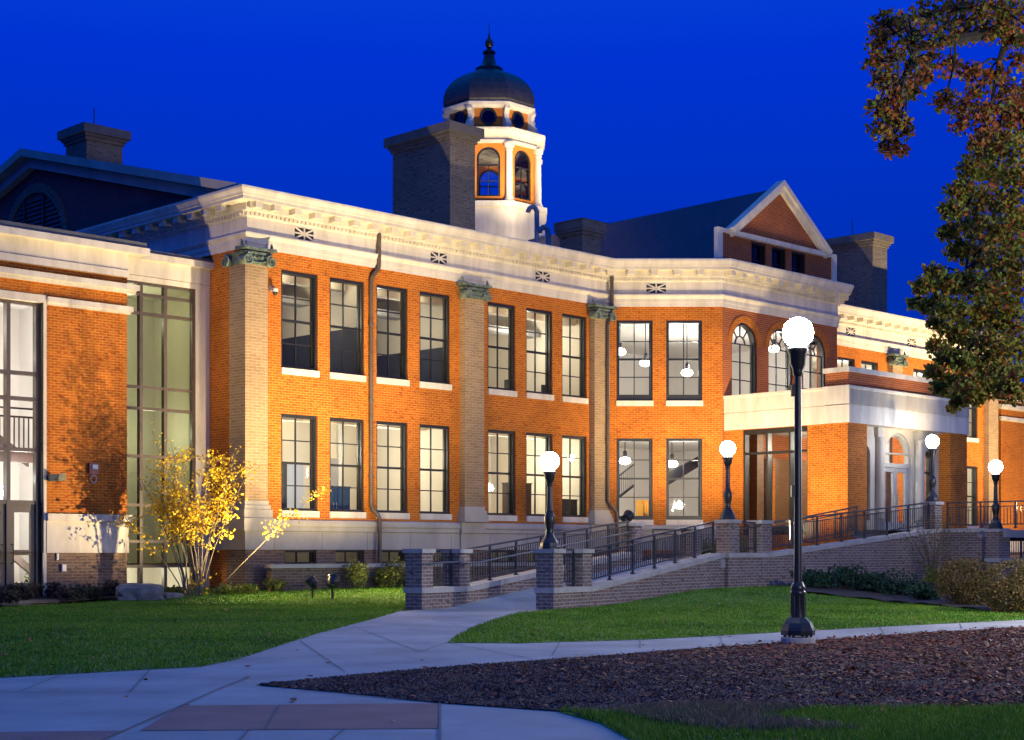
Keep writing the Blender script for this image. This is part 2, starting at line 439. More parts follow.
def tufts(pts_fn, n, matname, name, hfun, size, w, lean=.5, parent=None, rnd_of=None, zoff=0.):
    """blade/chip meshes: pts_fn() -> (x,y)"""
    v, f, rn = [], [], []
    for i in range(n):
        x, y = pts_fn(); z = hfun(x, y)+zoff
        a = random.uniform(0, 2*PI); ww = w*random.uniform(.6, 1.3); hh = size*random.uniform(.5, 1.25)
        dx, dy = math.cos(a)*ww/2, math.sin(a)*ww/2
        la = random.uniform(0, 2*PI); ll = hh*lean*random.random()
        b = len(v)
        v += [(x-dx, y-dy, z), (x+dx, y+dy, z), (x+math.cos(la)*ll, y+math.sin(la)*ll, z+hh)]
        f.append((b, b+1, b+2)); rn += [random.random() if rnd_of is None else rnd_of(x, y)]*3
    return raw(name, v, f, rn, matname, parent)
def raw(name, v, f, rn, matname, parent=None):
    me = bpy.data.meshes.new(name); me.from_pydata(v, [], f); me.update()
    at = me.attributes.new('rnd', 'FLOAT', 'POINT'); at.data.foreach_set('value', rn)
    me.materials.append(M[matname])
    o = bpy.data.objects.new(name, me); COL.objects.link(o)
    if parent is not None: o.parent = parent
    return o
def leaf(v, f, rn, p, size, rv, flat=0.):
    d = Vector((random.gauss(0, 1), random.gauss(0, 1), random.gauss(0, 1)*(1-flat)-.25*(1-flat))).normalized()
    s_ = d.cross(Vector((random.gauss(0, 1), random.gauss(0, 1), random.gauss(0, 1))))
    if flat: s_ = d.cross(Vector((0, 0, 1)))+Vector((0, 0, random.uniform(-.4, .4)))
    if s_.length < 1e-3: return
    s_.normalize(); nrm = d.cross(s_)
    p = Vector(p); L_ = size*random.uniform(.7, 1.3); wd = L_*.36
    b = len(v)
    v += [tuple(p), tuple(p+d*L_*.35+s_*wd+nrm*wd*.3), tuple(p+d*L_*.75+s_*wd*.75+nrm*wd*.25), tuple(p+d*L_), tuple(p+d*L_*.75-s_*wd*.75+nrm*wd*.25), tuple(p+d*L_*.35-s_*wd+nrm*wd*.3), tuple(p+d*L_*.55)]
    f += [(b, b+1, b+6), (b+1, b+2, b+6), (b+2, b+3, b+6), (b+3, b+4, b+6), (b+4, b+5, b+6), (b+5, b, b+6)]
    rn += [rv]*7
# ================================================================== MAIN BUILDING
BLD = thing('school_building', 'long two-storey orange brick building with cream cornice, tall black windows and a domed cupola', 'building', (OX, OY, 0), R(45))
Fm = Fr((0, 0), (1, 0)); Fs = Fr((0, 25.5), (0, -1)); Fc = Fr((15.29, 0), (1, -1)); Fp = Fr((18.15, -2.86), (1, 0))
Fc2 = Fr((25.35, -2.86), (1, 1)); Fr_ = Fr((43.5, 0), (0, 1))
CL = math.hypot(2.86, 2.86)
UP = (6.63, 9.46); LO = (2.52, 5.31)
WL = [(1.178, 2.499), (2.945, 4.27), (4.741, 6.013), (6.493, 7.79), (9.452, 10.733), (11.228, 12.504), (12.974, 14.22)]
WR = [(29.75, 31.05), (31.55, 32.85), (35.75, 37.05), (37.5, 38.8), (40.2, 41.5)]
BW = [(1.30, 2.45), (3.15, 4.25), (4.95, 5.9), (6.6, 7.7), (9.5, 10.7), (11.3, 12.4), (13.0, 14.1)]
WC = [(.33, 1.60), (2.075, 3.34)]
AW = [(.55, 2.05), (2.75, 4.25), (4.95, 6.45)]   # arched windows over the porch (pavilion frame)

mb = MB()
wall(mb, Fm, 0, 15.29, 2.2, 9.95, [(a, b, *UP) for a, b in WL]+[(a, b, *LO) for a, b in WL])
wall(mb, Fc, 0, CL, 1.2, 9.95, [(a, b, *UP) for a, b in WC]+[(a, b, 2.45, LO[1]) for a, b in WC])
mb.build('wall', 'brick', BLD, fix=False)
mb = MB()
wall(mb, Fp, 0, 7.2, 6.5, 9.95, [(a, b, 6.75, 9.50, True) for a, b in AW])
wall(mb, Fp, 0, 7.2, 1.2, 6.5, [])
wall(mb, Fc2, 0, CL, 1.2, 9.95)
mb.build('wall', 'brick_red', BLD, fix=False)
mb = MB()
wall(mb, Fm, 28.21, 43.5, 1.2, 9.95, [(a, b, *UP) for a, b in WR]+[(a, b, *LO) for a, b in WR])
wall(mb, Fr_, 0, 25.5, 1.2, 11.4)
mb.build('wall', 'brick', BLD, fix=False)
mb = MB()
wall(mb, Fs, 0, 25.5, 0, 9.95)
mb.build('wall', 'brick', BLD, fix=False)
# brick rings over the arched windows
mb = MB()
for a, b in AW: arc_band(mb, Fp, (a+b)/2, 9.5-.75, .765, 1.0, -.1, .035)
mb.build('window_arch', 'brick', BLD)
# base courses
mb = MB()
wall(mb, Fm, .0, 15.29, -.2, 1.40, [(a, b, .98, 1.38) for a, b in BW], depth=.3)
wall(mb, Fc, 0, CL, -.2, 1.2)
mb.build('base_wall', 'brick_brown', BLD, fix=False)
path_l = [(0, 3.0), (0, 0), (15.29, 0), (18.15, -2.86)]
mb = MB()
sweep(mb, path_l, [(.0, 1.385), (.05, 1.385), (.05, 1.90), (.07, 1.91), (.10, 1.93), (.10, 2.03), (.14, 2.08), (.14, 2.16), (.11, 2.24), (.0, 2.27)])
mb.build('water_table', 'lime', BLD, fix=False)
# vertical joints of the stone band as thin dark strips on its face
for k in range(9):
    mb = MB(); mb.box(.9+k*1.72, .912+k*1.72, -.0525, -.04, 1.39, 1.9); mb.build('stone_joint', 'joint', BLD)
# windows
for a, b in WL:
    sash_window(Fm, a, b, *UP, BLD); sash_window(Fm, a, b, *LO, BLD)
for a, b in BW:
    sash_window(Fm, a, b, .98, 1.38, BLD, sill=False, cols=2, rows=1, fw=.05)
for a, b in WC:
    sash_window(Fc, a, b, *UP, BLD, heavy_bottom=.14); sash_window(Fc, a, b, 2.45, LO[1], BLD, heavy_bottom=.06)
for a, b in AW:
    sash_window(Fp, a, b, 6.75, 9.50, BLD, arched=True, rows=3, sill=False)
for a, b in WR:
    sash_window(Fm, a, b, *UP, BLD); sash_window(Fm, a, b, *LO, BLD)

# pilasters with green copper ionic capitals
def capital(par, u0, u1, corner=False):
    mb = MB(); w = u1-u0; c = (u0+u1)/2
    yb = .0 if not corner else u1
    # bell, egg band, abacus
    mb.box(u0-.03, u1+.03, -.30, yb, 9.42, 9.70)
    mb.box(u0-.08, u1+.08, -.36, yb, 9.70, 9.76)
    # curved abacus
    pts = []
    for k in range(13):
        t = -1+2*k/12; pts.append((c+t*(w/2+.17), -.46+.12*(1-t*t), 9.80))
    pts += [(u1+.17, 0, 9.80), (u0-.17, 0, 9.80)]
    mb.prism(pts, (0, 0, .09))
    # volutes: spiral coils turned outward
    for sx, cu in ((-1, u0-.02), (1, u1+.02)):
        coil = []
        for k in range(34):
            a = k/33*3.6*PI; r = .18*(1-.8*k/33)
            coil.append((cu+sx*r*math.cos(a+PI/2)*.92, -.40-.02*k/33, 9.53+r*math.sin(a+PI/2)))
        mb.tube(coil, [.036*(1-.45*k/33) for k in range(34)], 6)
        cyl = [(cu, -.12, 9.53), (cu, -.40, 9.53)]; mb.tube(cyl, .135, 14)
        if corner and sx < 0:
            coil = []
            for k in range(34):
                a = k/33*3.6*PI; r = .18*(1-.8*k/33)
                coil.append((u0-.15-.02*k/33, u1-.02+r*math.cos(a+PI/2)*.92, 9.53+r*math.sin(a+PI/2)))
            mb.tube(coil, [.036*(1-.45*k/33) for k in range(34)], 6)
            mb.tube([(u0+.1, u1-.02, 9.53), (u0-.15, u1-.02, 9.53)], .135, 14)
    # eggs and a swag between the volutes
    for k in range(5):
        mb.lathe([(.0, -.05), (.045, -.03), (.05, .0), (.03, .045), (0, .06)], 8, (u0+.12+(w-.24)*k/4, -.335, 9.63))
    sw = [(u0+.1+(w-.2)*k/10, -.325, 9.53-.06*math.sin(PI*k/10)) for k in range(11)]
    mb.tube(sw, .028, 6)
    # pointed horns lying up against the stone
    for sx, cu in ((-1, u0-.12), (1, u1+.12)):
        mb.tube([(cu, -.28, 9.89), (cu+sx*.0, -.26, 10.02), (cu+sx*.015, -.25, 10.08)], [.06, .035, .008], 6)
    return mb.build('capital', 'copper', par, smooth=True)
def pilaster(u0, u1, corner=False):
    mb = MB()
    y1 = .0 if not corner else u1
    mb.box(u0, u1, -.25, y1, 2.77, 9.42)
    p = mb.build('pilaster', 'brick_buff', BLD)
    b = MB()
    b.box(u0-.10, u1+.10, -.35, y1+(.10 if corner else 0), 2.275, 2.52); b.box(u0-.06, u1+.06, -.31, y1+(.06 if corner else 0), 2.52, 2.64); b.box(u0-.02, u1+.02, -.27, y1+(.02 if corner else 0), 2.64, 2.77)
    b.build('plinth', 'lime', p)
    capital(p, u0, u1, corner)
    return p
pilaster(-.25, .524, True); pilaster(8.2, 9.05); pilaster(14.36, 15.15); pilaster(33.65, 34.45); pilaster(42.1, 43.0)
mb = MB(); mb.box(-.30, .57, -.32, .57, -.2, 1.385); mb.build('pilaster_base', 'brick_brown', BLD)
mb = MB(); mb.box(-.33, .60, -.36, .60, 1.388, 1.92); mb.box(-.40, .66, -.42, .66, 1.92, 2.272); mb.build('pilaster_base', 'lime', BLD)
for u0, u1 in ((8.15, 9.1), (14.3, 15.05)):
    mb = MB(); mb.box(u0, u1, -.12, 0, 1.388, 1.92); mb.box(u0-.05, u1+.05, -.2, 0, 1.92, 2.272); mb.build('pilaster_base', 'lime', BLD)

# entablature
PATH = [(0, 25.5), (0, 0), (15.29, 0), (18.15, -2.86), (25.35, -2.86), (28.21, 0), (43.5, 0), (43.5, 25.5)]
mb = MB()
sweep(mb, PATH, [(.0, 9.93), (.05, 9.93), (.05, 10.06), (.075, 10.065), (.075, 10.2), (.10, 10.22), (.15, 10.30), (.15, 10.345), (.03, 10.36),
                 (.03, 10.79), (.06, 10.80), (.075, 10.83), (.075, 10.93), (.13, 10.94), (.15, 10.97), (.15, 11.165), (.50, 11.17), (.50, 11.26), (.53, 11.27), (.545, 11.33), (.58, 11.40), (.60, 11.45), (.60, 11.51), (.56, 11.53), (-.4, 11.56)])
ent = mb.build('cornice', 'stone', BLD, fix=False)
dn = MB(); mo = MB()
for i in range(len(PATH)-1):
    p, q = Vector(PATH[i]), Vector(PATH[i+1]); ln = (q-p).length; F = Fr(p, q-p)
    n = max(1, round(ln/.74)); st = ln/n
    for k in range(n+1):
        c = k*st
        if i in (0, 5, 6) or 1: pass
        lo_ = .24 if k else .30
        if k == n and i != len(PATH)-2: continue
        mo.fbox(F, c-.12+(.1 if k == 0 else 0), c+.12+(.1 if k == 0 else 0), .15, .44, 11.0, 11.168)
    nd = round(ln/.15)
    for k in range(nd): 
        c = (k+.5)*ln/nd; dn.fbox(F, c-.042, c+.042, .075, .135, 10.84, 10.93)
mo.build('modillions', 'stone', ent); dn.build('dentils', 'stone', ent)
# pierced vents in the frieze
def vent(F, c, z):
    b = MB(); b.fbox(F, c-.34, c+.34, .02, .036, z-.165, z+.165); v = b.build('frieze_vent', 'frame', BLD)
    g = MB(); P = F.p
    g.fbox(F, c-.34, c+.34, .036, .05, z-.022, z+.022); g.fbox(F, c-.025, c+.025, .036, .051, z-.165, z+.165)
    for s_ in (1, -1):
        d = Vector((.34, .165*s_)); nn = Vector((-d.y, d.x)).normalized()*.024
        ps = [(c-d.x+nn.x, z-d.y+nn.y), (c+d.x+nn.x, z+d.y+nn.y), (c+d.x-nn.x, z+d.y-nn.y), (c-d.x-nn.x, z-d.y-nn.y)]
        g.prism([P(a, .037, zz) for a, zz in ps], (F.n.x*.0145, F.n.y*.0145, 0))
    g.build('grille', 'stone', v)
for c in (1.978, 7.267, 11.99): vent(Fm, c, 10.57)
vent(Fc, 1.72, 10.57)
for c in (30.68, 35.55): vent(Fm, c, 10.57)

# roof: long gable roof, cross gable over the pavilion
mb = MB(); zr, ze = 14.62, 11.5
mb.poly([(.2, .3, ze), (43.3, .3, ze), (43.3, 12.75, zr), (.2, 12.75, zr)])
mb.poly([(.2, 25.2, ze), (43.3, 25.2, ze), (43.3, 12.75, zr), (.2, 12.75, zr)][::-1])
mb.poly([(18.15, -2.6, 11.5), (21.75, -2.6, 14.72), (21.75, 12.75, 14.60), (18.15, 12.75, 11.5)])
mb.poly([(25.35, -2.6, 11.5), (21.75, -2.6, 14.72), (21.75, 12.75, 14.60), (25.35, 12.75, 11.5)][::-1])
rf = mb.build('roof', 'slate', BLD, fix=False)
# end gables with raking cornices and a louvred arch
for u, F in ((0, Fs), (43.5, Fr_)):
    g = MB()
    sg = 1 if u == 0 else -1
    g.prism([(u+sg*.15, 0, 11.5), (u+sg*.15, 12.4, 14.65), (u+sg*.15, 25.5, 11.5)], (sg*.3, 0, 0))
    gb = g.build('gable_wall', 'gable_brick', BLD)
    k = MB()
    for (ya, za), (yb, zb) in (((-.3, 11.42), (12.4, 14.72)), ((25.8, 11.42), (12.4, 14.72))):
        for off, th, pr in ((-.42, .34, .12), (-.08, .26, .42)):
            k.hexa([(u-sg*pr, ya, za+off), (u-sg*pr, yb, zb+off), (u+sg*.6, yb, zb+off), (u+sg*.6, ya, za+off),
                    (u-sg*pr, ya, za+off+th), (u-sg*pr, yb, zb+off+th), (u+sg*.6, yb, zb+off+th), (u+sg*.6, ya, za+off+th)])
    k.build('raking_cornice', 'lime', gb)
    if u == 0:
        F2 = Fr((.15, 25.5), (0, -1)); c = 25.5-12.45
        lv = MB()
        for j in range(13):
            z = 11.5+j*.155; hw = math.sqrt(max(0, 1.95**2-(z+.1-11.5)**2))
            lv.hexa([F2.p(c-hw, .05, z), F2.p(c+hw, .05, z), F2.p(c+hw, -.02, z+.03), F2.p(c-hw, -.02, z+.03), F2.p(c-hw, .05, z+.03), F2.p(c+hw, .05, z+.03), F2.p(c+hw, .0, z+.13), F2.p(c-hw, .0, z+.13)])
        for a in (-.65, .65): lv.fbox(F2, c+a-.04, c+a+.04, .0, .08, 11.5, 13.3)
        lo_ = lv.build('louvre', 'frame', gb)
        ar = MB(); arc_band(ar, F2, c, 11.5, 1.98, 2.3, .002, .07); ar.build('louvre_arch', 'brick_brown', gb)

# dormer gable over the pavilion
Fd = Fr((18.15, -2.72), (1, 0)); dw = MB()
dops = [(1.9, 2.8, 11.35, 12.52), (3.15, 4.05, 11.35, 12.52), (4.4, 5.3, 11.35, 12.52)]
wall(dw, Fd, -.1, 7.2, 11.3, 12.72, dops, depth=.2)
dw.prism([Fd.p(.8, 0, 12.72), Fd.p(6.4, 0, 12.72), Fd.p(3.6, 0, 14.66)], (0, .3, 0))
dg = dw.build('dormer', 'brick_red', BLD, fix=False)
tr = MB(); P = Fd.p
for sx in (-1, 1):   # raking stone
    for o0, o1, pr in ((0, .16, .14), (.16, .34, .26)):
        e = (3.6+sx*3.05, 12.66); a = (3.6, 14.80)
        d = Vector((a[0]-e[0], a[1]-e[1])).normalized(); nn = Vector((-d.y, d.x))*(1 if sx < 0 else -1)
        q = [Vector(e)+nn*(o0-.2), Vector(a)+Vector((0, (o0-.2)/abs(d.x)*1.0)), Vector(a)+Vector((0, (o1-.2)/abs(d.x))), Vector(e)+nn*(o1-.2)]
        tr.prism([P(p.x, pr, p.y) for p in q], (0, .10+pr, 0))
tr.fbox(Fd, .62, 6.6, -.1, .16, 12.56, 12.72)
tr.fbox(Fd, -.16, .12, -.10, .08, 11.5, 12.74); tr.fbox(Fd, .12, .62, -.3, .06, 12.60, 12.74)
tr.fbox(Fd, 7.0, 7.28, -.10, .08, 11.5, 12.74); tr.fbox(Fd, 6.6, 7.0, -.3, .06, 12.60, 12.74)
tr.build('dormer_trim', 'stone', dg)
for o_ in dops: sash_window(Fd, o_[0], o_[1], o_[2], o_[3], dg, name='dormer_window', sill=False, rows=2, glass='darkglass', fw=.05)

# chimneys
def chimney(u, y, w, d, z0, z1, name='chimney', rod=False, ov=.22):
    b = MB(); b.box(u, u+w, y, y+d, z0, z1-.4); b.box(u-.06, u+w+.06, y-.06, y+d+.06, z1-.52, z1-.40)
    c = b.build(name, 'brick_dark', BLD)
    k = MB(); k.box(u-.12, u+w+.12, y-.12, y+d+.12, z1-.40, z1-.30); k.box(u-ov, u+w+ov, y-ov, y+d+ov, z1-.30, z1)
    k.hexa([(u-.2, y-.2, z1), (u+w+.2, y-.2, z1), (u+w+.2, y+d+.2, z1), (u-.2, y+d+.2, z1), (u+.2, y+.2, z1+.12), (u+w-.2, y+.2, z1+.12), (u+w-.2, y+d-.2, z1+.12), (u+.2, y+d-.2, z1+.12)])
    k.build('chimney_cap', 'capdark', c)
    if rod:
        t = MB(); t.tube([(u+w/2, y+d/2, z1+.1), (u+w/2, y+d/2, z1+.85)], .02, 6); t.build('lightning_rod', 'rail', c)
    return c
chimney(8.8, 1.1, 1.13, 2.87, 11.0, 15.36)
chimney(34.2, 1.1, 1.18, 2.87, 11.0, 15.40, rod=True)
chimney(15.2, 1.1, 1.0, 1.1, 11.0, 13.16, ov=.15)
chimney(1.85, 12.05, 1.40, 1.40, 13.5, 16.08, rod=True)

# gooseneck roof vents
for (X, Y, zt, r) in ((.92, 58.0, 14.2, .09), (1.35, 58.0, 13.45, .10)):
    u, v = UV(X, Y); y = -v; b = MB()
    zb = 11.4
    pts = [(u, y, zb), (u, y, zt-.3)]
    for k in range(9):
        a = PI*k/8; pts.append((u-(1-math.cos(a))*.16*Q, y+(1-math.cos(a))*.16*Q, zt-.3+.2*math.sin(a)))
    b.tube(pts, r, 10); b.build('vent_pipe', 'greybox', BLD, smooth=True)

# cupola
CU = (21.75, 12.6)
a0 = R(22.5)
cb = MB(); cb.lathe([(2.62, 13.0), (2.62, 15.85), (2.72, 15.9), (2.72, 16.12), (2.6, 16.16)], 8, (*CU, 0), a0)
cup = cb.build('cupola', 'stone', BLD)
def oct_frame(k, ap):   # facet k: direction of outward normal
    ang = k*PI/4 - 3*PI/4
    n = Vector((math.cos(ang), math.sin(ang))); t = Vector((-n.y, n.x))
    o = Vector(CU)+n*ap
    return Fr(o, t)
s8 = .855; ap = s8*2.414
wl = MB(); tri = MB(); gl = MB()
for k in range(8):
    F = oct_frame(k, ap)
    wall(wl, F, -s8, s8, 16.1, 18.7, [(-.5, .5, 16.4, 18.5, True)], depth=.18)
    f = MB()
    arc_band(f, F, 0, 18.0, .42, .497, -.14, -.04); f.fbox(F, -.497, -.42, -.14, -.04, 16.4, 18.0); f.fbox(F, .42, .497, -.14, -.04, 16.4, 18.0)
    f.fbox(F, -.42, .42, -.14, -.05, 16.4, 16.47); f.fbox(F, -.42, .42, -.12, -.06, 17.72, 17.77); f.fbox(F, -.018, .018, -.12, -.07, 16.4, 17.75); f.fbox(F, -.42, .42, -.12, -.07, 17.05, 17.085)
    w = f.build('cupola_window', 'frame', cup)
    gl.poly([F.p(-.42, -.1, 16.42), F.p(.42, -.1, 16.42)]+[F.p(.42*math.cos(PI*j/12), -.1, 18.0+.42*math.sin(PI*j/12)) for j in range(13)])
    arc_band(tri, F, 0, 18.45, .5, .58, -.02, .05); tri.fbox(F, -.58, -.5, -.02, .05, 16.95, 18.45); tri.fbox(F, .5, .58, -.02, .05, 16.95, 18.45)
wl.build('cupola_wall', 'orange_stucco', cup, fix=False); gl.build('cupola_glass', 'glass', cup, fix=False)
Rc = s8/math.sin(PI/8)
for k in range(8):
    ang = k*PI/4-3*PI/4+PI/8
    c = (CU[0]+math.cos(ang)*(Rc+.06), CU[1]+math.sin(ang)*(Rc+.06), 0)
    b = MB(); b.lathe([(.23, 16.12), (.23, 16.24), (.18, 16.32), (.155, 16.4), (.135, 18.32), (.17, 18.37), (.15, 18.42), (.22, 18.5), (.24, 18.6), (.24, 18.67)], 12, c)
    b.build('column', 'stone', cup, smooth=True)
e = MB(); e.lathe([(2.2, 18.66), (2.40, 18.66), (2.40, 18.78), (2.28, 18.80), (2.28, 18.95), (2.46, 18.98), (2.54, 19.06), (2.64, 19.16), (2.64, 19.25), (2.0, 19.36)], 8, (*CU, 0), a0)
e.build('cupola_cornice', 'stone', cup)
at_ = MB(); s9 = .73; ap9 = s9*2.414
for k in range(8):
    F = oct_frame(k, ap9)
    wall(at_, F, -s9, s9, 19.3, 20.35)
    r_ = MB(); arc_band(r_, F, 0, 19.86, .27, .36, -.02, .05, 24, 0, 2*PI); r_.build('oculus_frame', 'frame', cup)
    o_ = MB(); o_.poly([F.p(.27*math.cos(2*PI*j/20), .012, 19.86+.27*math.sin(2*PI*j/20)) for j in range(20)])
    o_.build('oculus_glass', 'darkglass', cup, fix=False)
    # scroll bracket on each corner
    ang = k*PI/4-3*PI/4+PI/8; d = Vector((math.cos(ang), math.sin(ang))); R9 = s9/math.sin(PI/8)
    sc_ = MB(); pr = [(.0, 19.33), (.42, 19.33), (.44, 19.46), (.36, 19.6), (.2, 19.78), (.16, 19.95), (.22, 20.1), (.30, 20.18), (.28, 20.3), (.0, 20.33)]
    t = Vector((-d.y, d.x))*.11
    sc_.prism([(CU[0]+d.x*(R9-.05+h)-t.x, CU[1]+d.y*(R9-.05+h)-t.y, z) for h, z in pr], (t.x*2, t.y*2, 0))
    sc_.build('scroll_bracket', 'stone', cup)
at_.build('attic_wall', 'orange_stucco', cup, fix=False)
e = MB(); e.lathe([(1.9, 20.22), (2.08, 20.26), (2.14, 20.34), (2.17, 20.46), (2.08, 20.52)], 8, (*CU, 0), a0); e.build('dome_ring', 'stone', cup)
d_ = MB(); d_.lathe([(2.05, 20.5), (2.13, 20.62), (2.14, 20.82), (2.10, 21.05), (2.0, 21.3), (1.82, 21.56), (1.55, 21.82), (1.2, 22.04), (.8, 22.22), (.5, 22.32)], 8, (*CU, 0), a0)
d_.build('dome', 'dome', cup)
fi = MB(); fi.lathe([(.62, 22.3), (.62, 22.42), (.5, 22.5), (.33, 22.62), (.26, 22.85), (.22, 23.05), (.28, 23.1), (.28, 23.18), (.14, 23.28), (.09, 23.36), (.17, 23.45), (.19, 23.56), (.15, 23.68), (.06, 23.78), (.05, 23.9), (.02, 24.0), (.012, 24.45)], 12, (*CU, 0))
fi.build('finial', 'blackmetal', cup, smooth=True)

# downspouts
def downspout(pts, r=.062, heads=()):
    b = MB(); b.tube(pts, r, 10)
    for q in heads: b.tube([Vector(q)-Vector((0, 0, .05)), Vector(q)+Vector((0, 0, .05))], r*1.35, 10)
    b.build('downspout', 'pipe', BLD, smooth=True)
downspout([(4.74, -.12, 10.98), (4.74, -.12, 9.98), (4.72, -.115, 9.9), (4.48, -.1, 9.62), (4.46, -.09, 9.5), (4.46, -.09, 2.72), (4.5, -.12, 2.6), (4.62, -.24, 2.42), (4.66, -.25, 2.3), (4.66, -.25, .3)], .065, [(4.46, -.09, 8.2), (4.46, -.09, 5.9), (4.46, -.09, 3.6)])
downspout([(15.25, -.26, 10.95), (15.25, -.26, 9.75), (15.2, -.3, 9.6), (15.0, -.33, 9.35), (14.95, -.33, 9.2), (14.95, -.33, 3.1), (15.0, -.4, 2.95), (15.2, -.5, 2.7), (15.25, -.5, 2.4), (15.25, -.5, 1.2)], .065, [(14.95, -.33, 7.8), (14.95, -.33, 5.2)])

# ---- rooms behind the glass
def room(name, pts, z0, z1, wallmat, floor='carpet', ceil='white', light=None, rows=2, step=2.2, band=None, inset=1.2):
    """pts: plan outline; open at the facade side is closed by the facade itself"""
    w = MB(); n = len(pts)
    for i in range(n-1):
        a, b = pts[i], pts[i+1]
        if band:
            w.poly([(a[0], a[1], band), (b[0], b[1], band), (b[0], b[1], z1), (a[0], a[1], z1)])
        else: w.poly([(a[0], a[1], z0), (b[0], b[1], z0), (b[0], b[1], z1), (a[0], a[1], z1)])
    w.build(name, wallmat, BLD, fix=False)
    if band:
        w = MB()
        for i in range(n-1):
            a, b = pts[i], pts[i+1]
            w.poly([(a[0], a[1], z0), (b[0], b[1], z0), (b[0], b[1], band), (a[0], a[1], band)])
        w.build('room_shade_band', 'darkwall', BLD, fix=False)  # lower walls coloured dark to stand for the unlit room depth
    f = MB(); f.poly([(p[0], p[1], z0) for p in pts]); f.build('room_floor', floor, BLD, fix=False)
    c = MB(); c.poly([(p[0], p[1], z1) for p in pts]); c.build('room_ceiling', ceil, BLD, fix=False)
    if light:
        LIGHTS.append((pts, z1, light))
LIGHTS = []
yb = .33
room('room_wall', [(.3, yb), (.3, 6.5), (4.55, 6.5), (4.55, yb)], 6.05, 9.85, 'plaster', light=(110, 1.1), band=8.2)
room('room_wall', [(4.65, yb), (4.65, 7.5), (8.55, 7.5), (8.55, yb)], 6.05, 9.85, 'plaster', light=(105, 1.1), band=8.0)
room('room_wall', [(8.65, yb), (8.65, 6.0), (15.0, 6.0), (15.0, yb)], 6.05, 9.85, 'plaster', light=(150, 1.0))
room('room_wall', [(.3, yb), (.3, 5.5), (8.55, 5.5), (8.55, yb)], 2.05, 5.75, 'plaster', light=(235, 1.2))
room('room_wall', [(8.65, yb), (8.65, 5.5), (14.95, 5.5), (14.95, yb)], 2.05, 5.75, 'plaster', light=(215, 1.2))
room('basement_wall', [(.3, yb), (.3, 4), (15, 4), (15, yb)], -.4, 1.7, 'plaster', light=(8, .6))
for (x, w_, z0, z1, m) in ((1.2, .9, 2.05, 4.3, 'wood'), (3.0, .12, 2.05, 5.7, 'white'), (5.2, .9, 2.05, 4.25, 'lightblue'), (6.5, 1.1, 3.3, 4.5, 'greybox'), (7.6, .14, 2.05, 5.7, 'white'), (10.2, 1.3, 3.2, 4.4, 'white'), (12.4, .9, 2.05, 4.2, 'wood'), (13.9, .5, 3.4, 4.4, 'greybox'), (1.0, 1.3, 4.55, 4.7, 'wood'), (2.35, .5, 3.5, 4.3, 'greybox'), (3.5, 1.4, 3.4, 4.6, 'white'), (8.8, .9, 2.05, 4.3, 'wood'), (11.8, .4, 3.6, 4.2, 'orangebox'), (13.0, .7, 2.05, 4.3, 'lightblue')):
    b = MB(); b.box(x, x+w_, 5.40, 5.48, z0, z1); b.build('wall_panel', m, BLD)
for x0, x1, y in ((.3, 8.5, 1.9), (8.7, 14.9, 1.9)):
    b = MB(); b.box(x0, x1, y, y+.3, 5.32, 5.74); b.build('ceiling_beam', 'plaster', BLD)
for x0, x1 in ((.3, 4.5), (4.7, 8.5), (8.7, 14.9)):
    b = MB(); b.box(x0, x1, 1.15, 1.45, 9.35, 9.84); b.build('ceiling_beam', 'plaster', BLD)
    b = MB(); b.box(x0, x1, 2.9, 3.5, 9.1, 9.3); b.build('ceiling_duct', 'greybox', BLD)
for x in (1.9, 3.7, 5.4, 7.2, 10.2, 11.9, 13.7):
    for z in (9.79, 5.69):
        b = MB(); b.box(x-.1, x+.1, .5, 1.05, z-.03, z+.02); b.build('ceiling_light', 'ceil_mid', BLD)
lob = [(15.1, .35), (15.1, 7.5), (28.2, 7.5), (28.2, .35), (25.2, -2.5), (18.3, -2.5)]
def closed_lobby(z0, z1, light, step):
    room('lobby_wall', lob[:4], z0, z1, 'white')
    f = MB(); f.poly([(p[0], p[1], z0+.004) for p in lob]); f.build('lobby_floor', 'carpet', BLD, fix=False)
    c = MB(); c.poly([(p[0], p[1], z1-.004) for p in lob]); c.build('lobby_ceiling', 'white', BLD, fix=False)
    LOBBY.append((z1, light))
LOBBY = []
closed_lobby(6.05, 9.85, 260, 0); closed_lobby(2.05, 5.75, 230, 0)
room('room_wall', [(28.4, yb), (28.4, 6), (43.2, 6), (43.2, yb)], 6.05, 9.85, 'plaster', light=(120, .6))
room('room_wall', [(28.4, yb), (28.4, 6), (43.2, 6), (43.2, yb)], 2.05, 5.75, 'plaster', light=(120, .6))
# lobby stair seen through the canted windows
st = MB(); Fst = Fr((16.6, 1.9), (1, -1))
for k in range(9):
    a = 2.55+.24*k; z = 3.78+.155*k; st.fbox(Fst, a, a+.26, -1.3, .0, z, z+.05)
st.prism([Fst.p(2.45, .03, 3.55), Fst.p(4.6, .03, 4.85), Fst.p(4.6, .03, 5.2), Fst.p(2.45, .03, 4.05)], (Fst.n.x*-.08, Fst.n.y*-.08, 0))
st.fbox(Fst, 2.3, 2.5, -1.3, .03, 3.55, 4.05)
sr = st.build('lobby_stair', 'frame', BLD)
b = MB()
for k in range(9):
    a = .85+.075*k; z = 3.2+.06*k; b.fbox(Fst, a, a+.02, .05, .075, z, z+.75)
b.prism([Fst.p(.8, .05, 3.92), Fst.p(1.55, .05, 4.5), Fst.p(1.55, .05, 4.57), Fst.p(.8, .05, 3.99)], (Fst.n.x*.03, Fst.n.y*.03, 0))
